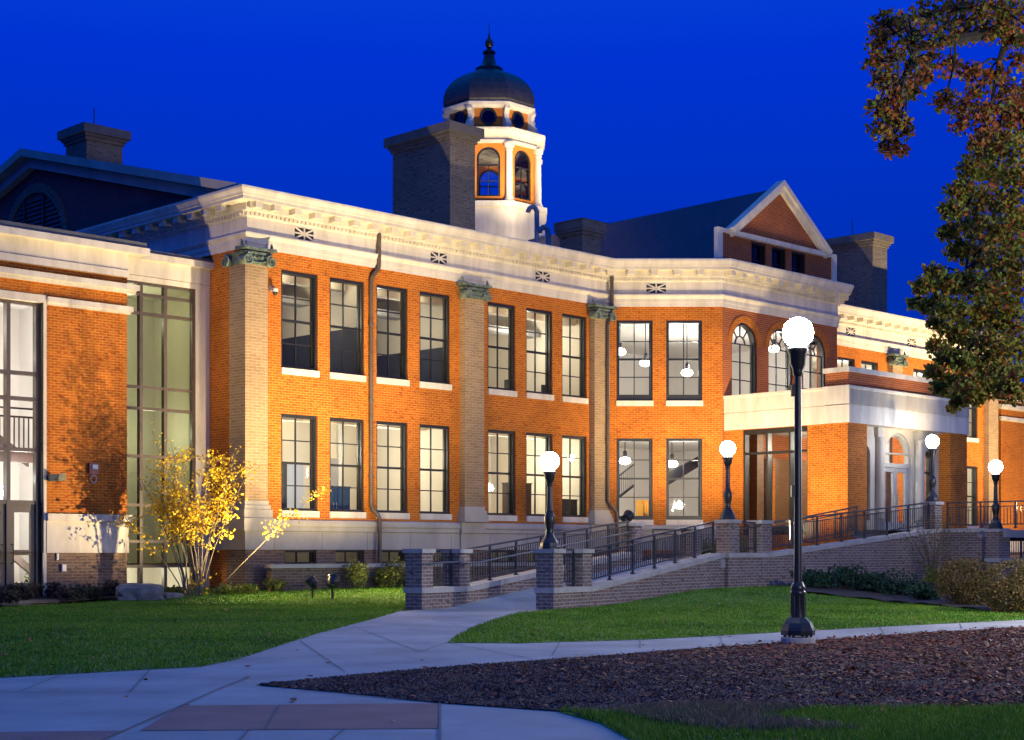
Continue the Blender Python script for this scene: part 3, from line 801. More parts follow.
b.prism([Fst.p(.8, .05, 3.12), Fst.p(1.55, .05, 3.7), Fst.p(1.55, .05, 3.82), Fst.p(.8, .05, 3.24)], (Fst.n.x*.03, Fst.n.y*.03, 0))
b.build('stair_guard', 'frame', sr)

# ------------------------------------------------------------------ entrance porch (part of the building)
pw = MB()
Fpl = Fr((18.3, -2.86), (0, -1)); VF = 7.934; PL = VF-2.86
Fpf = Fr((18.3, -VF), (1, 0)); PWD = 7.76
wall(pw, Fpl, 0, PL-.92, 1.3, 5.6, [(.76, 3.46, 1.9, 5.57)], depth=.35)
wall(pw, Fr((18.24, -2.86), (0, -1)), PL-.92, PL+.0, 1.3, 5.6, depth=0)
wall(pw, Fpf, -.06, 1.1, 1.3, 5.6)
wall(pw, Fpf, 6.55, PWD, 1.3, 5.6)
pw.poly([Fpl.p(PL-.92, .06, 1.3), Fpl.p(PL-.92, .0, 1.3), Fpl.p(PL-.92, .0, 5.6), Fpl.p(PL-.92, .06, 5.6)])
for a in (1.1, 6.55): pw.poly([Fpf.p(a, 0, 1.3), Fpf.p(a, -.45, 1.3), Fpf.p(a, -.45, 5.6), Fpf.p(a, 0, 5.6)])
wall(pw, Fr((26.06, -VF), (0, 1)), 0, PL, 1.3, 5.6)
por = pw.build('porch', 'brick', BLD, fix=False)
ln = MB()   # stone lintel band, two courses with a groove between
PP = [(18.3, -2.86), (18.3, -VF), (26.06, -VF), (26.06, -2.86)]
sweep(ln, PP, [(-.35, 5.585), (.05, 5.585), (.05, 6.17), (.03, 6.175), (.03, 6.195), (.06, 6.2), (.06, 6.70), (.09, 6.72), (.09, 6.80), (-.4, 6.82)])
ln.fbox(Fpl, PL-.92, PL+.1, .05, .115, 5.585, 6.17); ln.fbox(Fpl, PL-.92, PL+.1, .05, .125, 6.2, 6.81)
ln.fbox(Fpf, -.12, PWD, .05, .06, 6.2, 6.69)
ln.build('porch_lintel', 'stone', por, fix=False)
pp = MB(); pp.box(18.3, 26.0, -VF+.02, -VF+.9, 6.8, 7.26); pp.build('porch_parapet', 'brick_red', por)
pp = MB(); pp.box(18.24, 26.06, -VF-.05, -VF+.97, 7.26, 7.42); pp.build('parapet_cap', 'stone', por)
pp = MB(); pp.box(18.35, 26.0, -VF+.4, -2.87, 6.45, 6.74); pp.build('porch_roof', 'roofgrey', por)
pp = MB(); pp.poly([(18.4, -VF+.35, 5.58), (26, -VF+.35, 5.58), (26, -2.87, 5.58), (18.4, -2.87, 5.58)]); pp.build('porch_ceiling', 'white', por, fix=False)
pp = MB(); pp.poly([(18.3, -VF, 2.06), (26.06, -VF, 2.06), (26.06, -2.86, 2.06), (18.3, -2.86, 2.06)]); pp.build('porch_floor', 'carpet', por, fix=False)
# side glazing
gz = MB()
for a in (.76, 1.72, 2.66, 3.40): gz.fbox(Fpl, a, a+.075, -.3, -.06, 1.9, 5.57)
gz.fbox(Fpl, .76, 3.46, -.3, -.05, 5.40, 5.57); gz.fbox(Fpl, .76, 3.46, -.28, -.08, 4.70, 4.78); gz.fbox(Fpl, .76, 3.46, -.28, -.08, 2.06, 2.2)
gw = gz.build('porch_window', 'frame', por)
g = MB(); g.poly([Fpl.p(.8, -.2, 2.0), Fpl.p(3.44, -.2, 2.0), Fpl.p(3.44, -.2, 5.45), Fpl.p(.8, -.2, 5.45)]); g.build('pane', 'glass', gw, fix=False)
# inside of the porch: brown pilasters, inner wall, lamps
iw = MB()
for y in (-4.3, -5.6, -6.7): iw.box(22.6, 23.0, y, y+.45, 2.06, 5.58)
for x in (19.6, 24.4): iw.box(x, x+.4, -3.3, -2.9, 2.06, 5.58)
iw.build('inner_pier', 'wood', por)
iw = MB(); iw.box(20.6, 24.6, -3.0, -2.88, 2.06, 4.7); iw.build('inner_door', 'wood', por)
iw = MB()
for x in (20.9, 22.1, 23.3): iw.box(x, x+.16, -3.04, -3.0, 2.06, 4.6)
iw.build('inner_strip', 'brick', por)
iw = MB(); iw.box(25.66, 25.7, -7.4, -2.9, 2.06, 5.58); iw.build('inner_wall', 'brick', por)
for x, y in ((20.0, -6.6), (20.0, -4.4), (22.0, -5.6), (24.2, -4.4), (24.2, -6.4)):
    b = MB(); b.lathe([(.11, 0), (.11, .03)], 12, (x, y, 5.535)); b.build('porch_downlight', 'ceil_small', por)
# stone portal
ps = MB(); Fq = Fr((18.3, -7.48), (1, 0))
wall(ps, Fq, 1.1, 6.55, 2.06, 5.6, [(2.95, 4.70, 2.06, 5.46, True), (1.35, 2.02, 2.4, 4.95, True), (5.57, 6.15, 2.4, 4.95, True)], depth=.3)
for a in (2.48, 4.98):
    ps.fbox(Fq, a-.2, a+.2, 0, .14, 2.06, 2.45); ps.fbox(Fq, a-.2, a+.2, 0, .16, 5.25, 5.58)
    ps.lathe([(.16, 2.45), (.165, 3.2), (.135, 5.1), (.17, 5.25)], 14, tuple(Fq.p(a, .1, 0)))
ps.build('portal', 'lime', por, fix=False)
dr = MB()
arc_band(dr, Fq, 3.825, 5.46-.875, .79, .872, -.26, -.08); 
for a0_, a1_ in ((2.952, 3.04), (4.61, 4.698)): dr.fbox(Fq, a0_, a1_, -.26, -.08, 2.06, 4.585)
dr.fbox(Fq, 3.04, 4.61, -.26, -.07, 4.25, 4.40); dr.fbox(Fq, 3.35, 3.41, -.24, -.1, 4.4, 5.3); dr.fbox(Fq, 3.04, 4.61, -.23, -.12, 4.72, 4.77)
df = dr.build('entrance_frame', 'greybox', por)
for s_, (a0_, a1_) in ((1, (3.05, 3.815)), (-1, (3.835, 4.60))):
    b = MB(); b.fbox(Fq, a0_, a0_+.11, -.22, -.13, 2.07, 4.24); b.fbox(Fq, a1_-.11, a1_, -.22, -.13, 2.07, 4.24); b.fbox(Fq, a0_+.11, a1_-.11, -.22, -.13, 2.07, 2.35); b.fbox(Fq, a0_+.11, a1_-.11, -.22, -.13, 4.1, 4.24)
    b.fbox(Fq, a1_-.08 if s_ > 0 else a0_+.05, a1_-.05 if s_ > 0 else a0_+.08, -.13, -.07, 2.9, 3.3)
    b.build('entrance_door', 'greybox', por)
g = MB(); g.poly([Fq.p(3.0, -.18, 2.1), Fq.p(4.66, -.18, 2.1)]+[Fq.p(3.825+.83*math.cos(PI*j/14), -.18, 4.585+.83*math.sin(PI*j/14)) for j in range(15)]); g.build('entrance_glass', 'glass', por, fix=False)
for c, r in ((1.685, .335), (5.86, .29)):
    b = MB(); zs = 4.95-r
    arc_band(b, Fq, c, zs, r-.06, r-.003, -.24, -.1); b.fbox(Fq, c-r+.003, c-r+.06, -.24, -.1, 2.4, zs); b.fbox(Fq, c+r-.06, c+r-.003, -.24, -.1, 2.4, zs); b.fbox(Fq, c-r, c+r, -.23, -.12, 4.12, 4.18)
    w_ = b.build('side_window', 'frame', por)
    g = MB(); g.poly([Fq.p(c-r+.03, -.2, 2.4), Fq.p(c+r-.03, -.2, 2.4)]+[Fq.p(c+(r-.03)*math.cos(PI*j/12), -.2, zs+(r-.03)*math.sin(PI*j/12)) for j in range(13)]); g.build('pane', 'glass', w_, fix=False)
ROOMPTS = []
# ================================================================== ANNEX (left), copied mirrored to the right end
ANX = thing('annex_building', 'lower modern brick wing with glass stair bay and glazed door at the left edge', 'building', (OX, OY, 0), R(45))
YB = 1.43; Fa = Fr((0, YB), (1, 0)); Fg = Fr((0, 1.83), (1, 0))
mb = MB()
wall(mb, Fa, -14, -2.99, 1.3, 9.0, [(-9.2, -5.5, 1.3, 7.92)], depth=.25)
mb.poly([Fa.p(-2.99, 0, 1.3), Fa.p(-2.99, -.5, 1.3), Fa.p(-2.99, -.5, 9.0), Fa.p(-2.99, 0, 9.0)])
mb.build('wall', 'brick', ANX, fix=False)
mb = MB(); wall(mb, Fa, -14, -9.2, -.2, 1.3); mb.build('base_wall', 'brick_brown', ANX, fix=False)
mb = MB(); wall(mb, Fa, -5.42, -2.99, -.2, 1.3)
mb.poly([Fa.p(-2.99, 0, -.2), Fa.p(-2.99, -.5, -.2), Fa.p(-2.99, -.5, 1.3), Fa.p(-2.99, 0, 1.3)])
mb.build('base_wall', 'brick_brown', ANX, fix=False)
st = MB()
st.box(-5.42, -2.96, YB-.05, YB+.02, 1.3, 2.15); st.box(-5.42, -2.86, YB-.12, YB+.02, 2.15, 2.34)      # base stone and its ledge
st.box(-5.495, -5.42, YB-.03, YB-.002, .0, 7.92); st.box(-9.3, -5.42, YB-.03, YB+.4, 7.90, 8.10)            # jamb and lintel of the door bay
st.box(-5.40, -2.84, YB-.10, YB+.02, 7.93, 8.07); st.box(-5.40, -2.90, YB-.05, YB+.02, 7.86, 7.93)
st.box(-14, -2.78, YB-.12, YB+.02, 8.43, 8.52); st.box(-14, -2.70, YB-.20, YB+.02, 8.52, 8.67)
st.box(-14, -2.97, YB-.08, YB+.3, 8.87, 9.06); st.box(-14, -2.97, YB-.04, YB+.3, 9.075, 9.52)
st.box(-14, -2.45, YB-.30, YB+9, 9.52, 9.70)
st.box(-.50, .0-.02, 1.83, 2.2, -.1, 9.06); st.box(-3.0, -.02, 1.82, 2.2, 8.90, 9.05); st.box(-3.0, -.02, 1.80, 2.2, 9.065, 9.52)
st.box(-2.44, .25, 1.66, 10.5, 9.52, 9.70)
st.build('stone_trim', 'stone', ANX)
b = MB(); b.box(-5.52, -5.50, YB+.005, YB+.2, .1, 7.9); b.build('reveal_lining', 'frame', ANX)
b = MB(); b.box(-14, -2.97, YB+.02, YB+.3, 8.67, 8.87); b.build('reveal_band', 'bronze', ANX)
b = MB(); b.box(-14, -2.5, YB-.22, YB+9, 9.70, 9.86); b.box(-2.5, .0, 1.75, 10.4, 9.70, 9.80); b.build('parapet_cap', 'roofgrey', ANX)
b = MB(); b.poly([(-14, YB, -.2), (-14, 11, -.2), (-14, 11, 9.6), (-14, YB, 9.6)]); b.poly([(-14, 11, -.2), (0, 11, -.2), (0, 11, 9.6), (-14, 11, 9.6)]); b.build('wall', 'brick_red', ANX, fix=False)
# curtain wall of the stair bay
zrow = [.22, .92, 1.62, 2.64, 4.01, 5.35, 5.95, 8.02, 8.55, 8.87]
ucol = [-2.97, -2.28, -1.49, -.55]
cw = MB()
for u in ucol: cw.fbox(Fg, u-.05, u+.05, -.16, -.02, .15, 8.9)
for z in zrow: cw.fbox(Fg, -2.99, -.5, -.15, -.03, z-.04, z+.04)
c = cw.build('curtain_wall', 'bronze', ANX)
g = MB()
for j in range(len(zrow)-1):
    if zrow[j] < .5: continue
    g.poly([Fg.p(-2.97, -.1, zrow[j]), Fg.p(-.52, -.1, zrow[j]), Fg.p(-.52, -.1, zrow[j+1]), Fg.p(-2.97, -.1, zrow[j+1])])
g.build('tinted_pane', 'frost', c, fix=False)
g = MB(); g.poly([Fg.p(-2.97, -.1, .2), Fg.p(-.52, -.1, .2), Fg.p(-.52, -.1, .9), Fg.p(-2.97, -.1, .9)]); g.build('clear_pane', 'glass', c, fix=False)
# rooms
def shell(name, x0, x1, y0, y1, z0, z1, m, ceil='white', par=ANX):
    w = MB(); w.poly([(x0, y0, z0), (x0, y1, z0), (x0, y1, z1), (x0, y0, z1)]); w.poly([(x0, y1, z0), (x1, y1, z0), (x1, y1, z1), (x0, y1, z1)]); w.poly([(x1, y1, z0), (x1, y0, z0), (x1, y0, z1), (x1, y1, z1)])
    w.poly([(x0, y0, z1), (x1, y0, z1), (x1, y1, z1), (x0, y1, z1)])
    w.build(name, m, par, fix=False)
    f = MB(); f.poly([(x0, y0, z0), (x1, y0, z0), (x1, y1, z0), (x0, y1, z0)]); f.build('room_floor', 'carpet', par, fix=False)
shell('stair_room_wall', -3.6, -.15, 2.1, 4.6, 1.0, 8.9, 'plaster')
shell('stair_room_wall', -3.6, -.15, 2.1, 4.6, .1, .95, 'white')
shell('hall_wall', -9.6, -4.0, 1.9, 5.6, .18, 8.3, 'white')
for (x, y, z, e) in ((-1.9, 3.2, 8.0, 110), (-1.2, 3.2, 4.8, 90), (-2.2, 3.2, 1.9, 30), (-1.9, 3.2, .75, 90)): ROOMPTS.append((x, y, z, e, (1., .9, .62)))
for (x, y, z) in ((-8, 3.3, 7.4), (-5.6, 3.0, 6.6), (-8, 3.0, 3.2), (-5.6, 2.5, 3.3), (-5.4, 2.9, 1.5)): ROOMPTS.append((x, y, z, 170, (1., .94, .86)))
# hall stair with guard
s_ = MB(); Fh = Fr((-9, 3.9), (1, 0))
s_.prism([Fh.p(0, 0, 6.6), Fh.p(4.4, 0, 3.7), Fh.p(4.4, 0, 3.98), Fh.p(0, 0, 6.9)], (0, .12, 0))
s_.box(-9.5, -4.1, 2.75, 3.0, 3.75, 4.02)
s_.prism([Fh.p(1.2, .3, 3.2), Fh.p(4.8, .3, .3), Fh.p(4.8, .3, .55), Fh.p(1.2, .3, 3.45)], (0, .12, 0))
hs = s_.build('hall_stair', 'bronze', ANX)
b = MB()
for k in range(38): b.box(-9.4+k*.14, -9.37+k*.14, 2.8, 2.83, 4.02, 4.95)
b.box(-9.5, -4.1, 2.79, 2.84, 4.95, 5.0); b.box(-9.5, -4.1, 2.79, 2.84, 5.18, 5.23); b.build('stair_guard', 'rail', hs)
# glazed door bay
Fb = Fr((0, 1.60), (1, 0)); b = MB()
for u in (-9.15, -8.4, -7.45, -6.40, -5.57): b.fbox(Fb, u-.055, u+.055, -.16, .02, 2.55 if u in (-7.45,) else .15, 7.9)
for z in (2.63, 4.01, 5.35, 6.02, 7.86): b.fbox(Fb, -9.2, -5.5, -.15, .01, z-.05, z+.05)
w = b.build('window', 'bronze', ANX)
g = MB(); g.poly([Fb.p(-9.15, -.08, 2.65), Fb.p(-5.55, -.08, 2.65), Fb.p(-5.55, -.08, 7.85), Fb.p(-9.15, -.08, 7.85)]); g.build('pane', 'glass', w, fix=False)
for u0, u1, hd in ((-6.34, -5.62, -6.28), (-7.18, -6.46, -6.55), (-8.36, -7.5, -7.6)):
    d = MB(); d.fbox(Fb, u0, u0+.13, -.13, -.04, .2, 2.58); d.fbox(Fb, u1-.13, u1, -.13, -.04, .2, 2.58)
    d.fbox(Fb, u0+.13, u1-.13, -.13, -.04, .2, .52); d.fbox(Fb, u0+.13, u1-.13, -.13, -.04, 2.36, 2.58); d.fbox(Fb, u0+.13, u1-.13, -.13, -.04, 1.24, 1.38)
    dd = d.build('door', 'bronze', ANX)
    h = MB(); h.tube([Fb.p(hd, -.04, 1.02), Fb.p(hd, .05, 1.04), Fb.p(hd, .05, 1.5), Fb.p(hd, -.04, 1.52)], .02, 6); h.build('door_handle', 'frame', dd)
    g = MB(); g.poly([Fb.p(u0+.1, -.09, .5), Fb.p(u1-.1, -.09, .5), Fb.p(u1-.1, -.09, 2.4), Fb.p(u0+.1, -.09, 2.4)]); g.build('pane', 'glass', dd, fix=False)
A2 = copy_tree(ANX)
e = W(43.5, 0); A2.location = (e.x, e.y, 0); A2.scale = (-1, 1, 1)
tag(A2, 'brick wing with stone bands past the far right end, partly behind the oak leaves', 'building')

# fixtures on the walls
def on_wall(F, a, h, z): return F.p(a, h, z)
def fixture(name, label, cat, u, y, z, builder):
    p = W(u, -y, z); o = thing(name, label, cat, (p.x, p.y, p.z), R(45)); builder(o); return o
def b_dome(o):
    b = MB(); b.box(-.05, .05, -.03, .0, -.02, .16); b.tube([(0, -.02, .12), (0, -.16, .10), (0, -.22, .04)], .028, 8); b.build('bracket', 'greybox', o)
    b = MB(); b.lathe([(.085, .04), (.09, -.0), (.09, -.05)], 14, (0, -.22, 0)); b.build('housing', 'whiteplastic', o, smooth=True)
    b = MB(); b.lathe([(.078, -.05), (.07, -.10), (.045, -.135), (.0, -.15)], 14, (0, -.22, 0)); b.build('lens', 'frame', o, smooth=True)
fixture('security_camera', 'small white dome camera on the brick beside the corner pilaster', 'camera', .80, 0, 8.78, b_dome)
def b_horn(o):
    b = MB(); b.box(-.14, .14, -.10, 0, -.14, .16); b.build('body', 'redplastic', o)
    b = MB(); b.box(-.07, .09, -.14, -.10, .0, .12); b.build('strobe', 'whiteplastic', o)
    b = MB(); b.tube([(.09*math.cos(2*PI*k/16), -.06, -.27+.1*math.sin(2*PI*k/16)) for k in range(17)], .018, 6); b.tube([(0, -.05, -.14), (0, -.05, -.2)], .03, 6); b.build('bell_ring', 'greybox', o)
fixture('fire_alarm', 'maroon horn alarm with a ring beneath on the shadowed brick of the left wing', 'alarm', -4.05, YB, 3.56, b_horn)
def b_cam(o):
    b = MB(); b.box(-.06, .06, -.10, 0, -.07, .07); b.tube([(0, -.06, 0), (0, -.3, .03)], .03, 8); b.build('bracket', 'frame', o)
    b = MB(); b.hexa([(-.1, -.62, -.08), (.1, -.62, -.08), (.1, -.1, -.08), (-.1, -.1, -.08), (-.1, -.66, .1), (.1, -.66, .1), (.1, -.1, .1), (-.1, -.1, .1)]); b.build('body', 'blackmetal', o)
fixture('wall_light', 'black box light sticking out of the brick beside the glazed door', 'wall light', -5.3, YB, 3.27, b_cam)
def b_bib(o):
    b = MB(); b.box(-.05, .05, -.03, 0, -.11, .11); b.build('plate', 'frame', o)
    b = MB(); b.box(-.028, .028, -.05, -.03, -.085, .085); b.build('cover', 'whiteplastic', o)
fixture('door_button', 'narrow black and white push plate on the brown brick near the door', 'push plate', -5.1, YB, 1.2, b_bib)
def b_out(o):
    b = MB(); b.box(-.07, .07, -.07, 0, -.1, .1); b.build('box', 'greybox', o)
    b = MB(); b.box(-.055, .055, -.085, -.07, -.085, .085); b.build('lid', 'whiteplastic', o)
fixture('outlet_box', 'grey weatherproof outlet box low on the brown brick of the left wing', 'outlet box', -4.93, YB, .9, b_out)

# pendant lamps in the lobby
def pendant(u, y, z, zc, label):
    p = W(u, -y, z); o = thing('pendant_lamp', label, 'pendant lamp', (p.x, p.y, p.z), R(45), 'pendant lamps inside the canted bay')
    b = MB(); b.tube([(0, 0, .2), (0, 0, zc-z)], .018, 6); b.lathe([(.06, .14), (.075, .2), (.075, .34), (.03, .38)], 10); b.build('stem', 'frame', o)
    b = MB(); b.lathe([(.05, .14), (.16, .1), (.21, .03), (.21, -.02), (.17, -.08), (.08, -.12), (0, -.13)], 16); b.build('lamp_shade', 'pend', o, smooth=True)
    return o
def at_room(x, y, v_depth):   # spot v_depth metres behind the canted face
    Y = 54.98+v_depth; X = (x-CX)/F_PX*Y; u, v = UV(X, Y); return u, -v, HC+(HY-y)*Y/F_PX
for x, y, dp, zc, lb in ((620, 352, 1.6, 9.84, 'globe pendant at the left edge of the left upper canted window'), (645.5, 363, 2.6, 9.84, 'globe pendant at the right of the left upper canted window'),
                     (687, 373, 2.0, 9.84, 'globe pendant hanging low in the right upper canted window'), (625, 461, 1.6, 5.74, 'globe pendant in the left lower canted window'),
                     (672, 464, 1.9, 5.74, 'globe pendant before the stair in the right lower canted window')):
    pendant(*at_room(x, y, dp), zc, lb)
u_, z_ = 22.3, 8.85
pendant(23.0, -1.6, 9.0, 9.84, 'globe pendant in the middle arched window over the porch')
# ================================================================== SITE
def inside(poly, x, y):
    c = False; n = len(poly)
    for i in range(n):
        x1, y1 = poly[i]; x2, y2 = poly[(i+1) % n]
        if (y1 > y) != (y2 > y) and x < (x2-x1)*(y-y1)/(y2-y1)+x1: c = not c
    return c
def densify(poly, st):
    out = []
    for i in range(len(poly)):
        a, b = Vector(poly[i]), Vector(poly[(i+1) % len(poly)]); n = max(1, int((b-a).length/st))
        for k in range(n): q = a+(b-a)*k/n; out.append((q.x, q.y))
    return out
def patch(name, poly, H, mat, zoff=0., st=.6, kind='structure', wob=0.):
    poly = densify(poly, st)
    xs = [p[0] for p in poly]; ys = [p[1] for p in poly]
    pts = [Vector(p) for p in poly]; n = len(poly)
    x = min(xs)
    while x < max(xs):
        y = min(ys)
        while y < max(ys):
            px, py = x+random.uniform(-.2, .2)*st, y+random.uniform(-.2, .2)*st
            if inside(poly, px, py): pts.append(Vector((px, py)))
            y += st
        x += st
    vs, es, fs, *_ = delaunay_2d_cdt(pts, [], [list(range(n))], 1, 1e-4)
    v = [(p.x, p.y, H(p.x, p.y)+zoff+(wob*random.random() if wob else 0)) for p in vs]
    me = bpy.data.meshes.new(name); me.from_pydata(v, [], [tuple(f) for f in fs]); me.update(); box_uv(me)
    bm = bmesh.new(); bm.from_mesh(me); bmesh.ops.recalc_face_normals(bm, faces=bm.faces)
    if sum(f.normal.z for f in bm.faces) < 0: bmesh.ops.reverse_faces(bm, faces=bm.faces)
    bm.to_mesh(me); bm.free()
    me.polygons.foreach_set('use_smooth', [True]*len(me.polygons))
    me.materials.append(M[mat]); o = bpy.data.objects.new(name, me); COL.objects.link(o)
    if kind: o['kind'] = kind
    return o

# ground sheet to the horizon
b = MB(); b.poly([(-900, -300, -.06), (900, -300, -.06), (900, 1500, -.06), (-900, 1500, -.06)])
o = b.build('ground', 'soil'); o['kind'] = 'structure'

SD = Vector((.515, .857)).normalized()       # ramp direction
R1 = Vector((.93, 35.81)); L1 = Vector((-2.08, 35.81))
# lawns
g = lambda x, y, H=H0: gp(x, y, H)
pathL = [(-260, 706), (0, 678), (110, 672), (200, 667), (236, 660), (270, 649), (320, 633), (370, 620), (404, 610)]
lawnL = [g(*p) for p in pathL] + [(L1.x-.1, L1.y+.3)]
l3 = L1+SD*11.5
lawnL += [(l3.x-.4, l3.y)] + [tuple(W(10, .3)[:2]), tuple(W(.2, .3)[:2]), tuple(W(-.3, -1.4)[:2]), tuple(W(-3, -1.6)[:2])]
bedL = [g(-170, 632, HL), g(0, 608, HL), g(70, 604, HL), g(112, 601, HL), g(150, 600, HL), g(162, 592, HL)]
lawnL += [tuple(W(-3.0, -1.0)[:2])] + bedL[::-1]
LAWN_L = lawnL
patch('lawn', lawnL, HL, 'grassbed', .006, .55)
BED_L = bedL + [tuple(W(-3.0, -1.0)[:2]), tuple(W(-3.0, -1.40)[:2]), tuple(W(-14, -1.40)[:2])]
patch('planting_bed', BED_L, HL, 'soil', .035, .35, wob=.05)
lowR = [(447, 643), (520, 643.5), (640, 640), (780, 632.5), (900, 626), (1024, 620), (1200, 611)]
topR = [(1200, 600), (1000, 613), (940, 607), (870, 600), (800, 593)]
lawnR = [g(*p) for p in lowR] + [g(*p, HR) for p in topR]
w3 = R1+SD*9.6
lawnR += [tuple(W(13, 9.62)[:2]), (w3.x+.6, w3.y+.2), (R1.x+.05, R1.y+.05)] + [g(*p) for p in ((520, 613), (497, 619), (475, 627), (457, 636))]
LAWN_R = lawnR
patch('lawn', lawnR, HR, 'grassbed', .006, .5)
BED_R = [g(*p, HR) for p in topR[::-1]] + [tuple(W(26, 14)[:2]), tuple(W(22, 9.62)[:2]), tuple(W(13, 9.62)[:2])]
patch('planting_bed', BED_R, HR, 'soil', .03, .5, wob=.05)
# paved walks: one concrete sheet, joints and red paving laid on it
walk = [(-14, 9), (6, 9), (14, 20), (24, 36), (14, 36.5), (R1.x, R1.y+.2), (L1.x, L1.y+.3), (-3, 34), (-16, 26)]
patch('pavement', walk, H0, 'concrete', .0, 1.0)
def strip(pts, w, name='pavement_joint', mat='joint', z=.004):
    b = MB()
    for (p, q) in zip(pts[:-1], pts[1:]):
        p, q = Vector(p), Vector(q); d = (q-p).normalized(); n_ = Vector((-d.y, d.x))*w/2
        b.poly([(p.x+n_.x, p.y+n_.y, z), (p.x-n_.x, p.y-n_.y, z), (q.x-n_.x, q.y-n_.y, z), (q.x+n_.x, q.y+n_.y, z)])
    o = b.build(name, mat); o['kind'] = 'structure'
pv = [g(*p) for p in ((182, 706), (438, 703.5), (440, 729), (140, 731))]
patch('red_paving', pv, H0, 'paver', .004, .8)
patch('red_paving', [g(*p) for p in ((-120, 734), (124, 731), (100, 742), (70, 760), (-150, 765))], H0, 'paver', .004, .8)
strip([g(182, 706), g(220, 689), g(250, 677)], .02, z=.008); strip([g(440, 703), g(440, 760)], .02, z=.008); strip([g(100, 742), g(182, 706)], .02, z=.008)
strip([g(-60, 692), g(100, 693), g(300, 691), g(440, 703)], .018, z=.008)
strip([g(447, 643), g(420, 652), g(236, 660)], .018, z=.008); strip([g(447, 643), g(536, 660), g(600, 654)], .018, z=.0085)
for a_, b_ in (((300, 641), (345, 672)), ((352, 626), (420, 652)), ((404, 611), (470, 629)), ((60, 676), (20, 692)), ((150, 670), (130, 692.5)), ((720, 636.5), (722, 644)), ((960, 624), (962, 629.5)), ((280, 706), (265, 730)), ((330, 742), (345, 729.5)), ((230, 752), (250, 730))): strip([g(*a_), g(*b_)], .014, z=.0085)
strip([g(640, 640.5), g(640, 648.5)], .015, z=.008); strip([g(560, 642.5), g(552, 656)], .015, z=.008); strip([g(880, 627.5), g(884, 634.5)], .015, z=.008)
# ramp floor between the two walls
b = MB(); rt = 12.0
p0, p1 = R1+SD*.1, L1+SD*.1
nrm = Vector((SD.y, -SD.x))
for k in range(12):
    t0, t1 = rt*k/12, rt*(k+1)/12
    za, zb = .004+.10*max(0, t0-1.0), .004+.10*max(0, t1-1.0)
    a, c = R1+SD*t0, R1+SD*t1; d, e = L1+SD*t0, L1+SD*t1
    b.poly([(a.x, a.y, za), (c.x, c.y, zb), (e.x, e.y, zb), (d.x, d.y, za)])
o = b.build('ramp_path', 'concrete', fix=False); o['kind'] = 'structure'
# landing, second ramp and the terrace before the porch
def flat(pts, z, name, mat='concrete'):
    b = MB(); b.prism([(p[0], p[1], z-.25) for p in pts], (0, 0, .25)); o = b.build(name, mat); o['kind'] = 'structure'
le = L1+SD*12.2; re = R1+SD*9.6
flat([tuple(re), tuple(W(11.8, 9.3)[:2]), tuple(W(11.8, 5.2)[:2]), tuple(le)], 1.12, 'landing')
b = MB(); P0, P1 = W(11.8, 9.4), W(21.4, 9.4); P2, P3 = W(21.4, 8.1), W(11.8, 8.1)
b.hexa([(P0.x,P0.y,.3),(P1.x,P1.y,.3),(P2.x,P2.y,.3),(P3.x,P3.y,.3),(P0.x,P0.y,1.12),(P1.x,P1.y,2.0),(P2.x,P2.y,2.0),(P3.x,P3.y,1.12)])
o = b.build('ramp_path', 'concrete'); o['kind'] = 'structure'
flat([tuple(W(18.4, 8.0)[:2]), tuple(W(21.5, 8.0)[:2]), tuple(W(21.5, 9.5)[:2]), tuple(W(21.2, 12.0)[:2]), tuple(W(40, 12.0)[:2]), tuple(W(40, 1.0)[:2]), tuple(W(28.3, 1.0)[:2]), tuple(W(26.1, 8.0)[:2])], 2.04, 'terrace')

# ---- retaining walls
def pier(par, F, a, z0, z1, zb=None, w=.46, d=.46, lab=None):
    b = MB(); b.fbox(F, a, a+w, -d+.02, .02, z0, z1-.10); p = b.build('pier', 'brick_ramp', par)
    c = MB(); c.fbox(F, a-.05, a+w+.05, -d-.03, .07, z1-.10, z1); c.build('pier_cap', 'cap', p)
    if zb:
        c = MB(); c.fbox(F, a-.035, a+w+.035, -d-.015, .055, zb-.13, zb); c.build('pier_band', 'cap', p)
    return p
def ramp_wall(par, F, prof, zbot, th=.42, cop=.13):
    """prof: [(a, ztop)]"""
    b = MB(); c = MB(); P = F.p
    for (a, za), (e, ze) in zip(prof[:-1], prof[1:]):
        b.hexa([P(a,0,zbot),P(e,0,zbot),P(e,-th,zbot),P(a,-th,zbot),P(a,0,za-cop),P(e,0,ze-cop),P(e,-th,ze-cop),P(a,-th,za-cop)])
        c.hexa([P(a,.035,za-cop),P(e,.035,ze-cop),P(e,-th-.03,ze-cop),P(a,-th-.03,za-cop),P(a,.035,za),P(e,.035,ze),P(e,-th-.03,ze),P(a,-th-.03,za)])
    b.build('wall', 'brick_ramp', par); c.build('coping', 'cap', par)
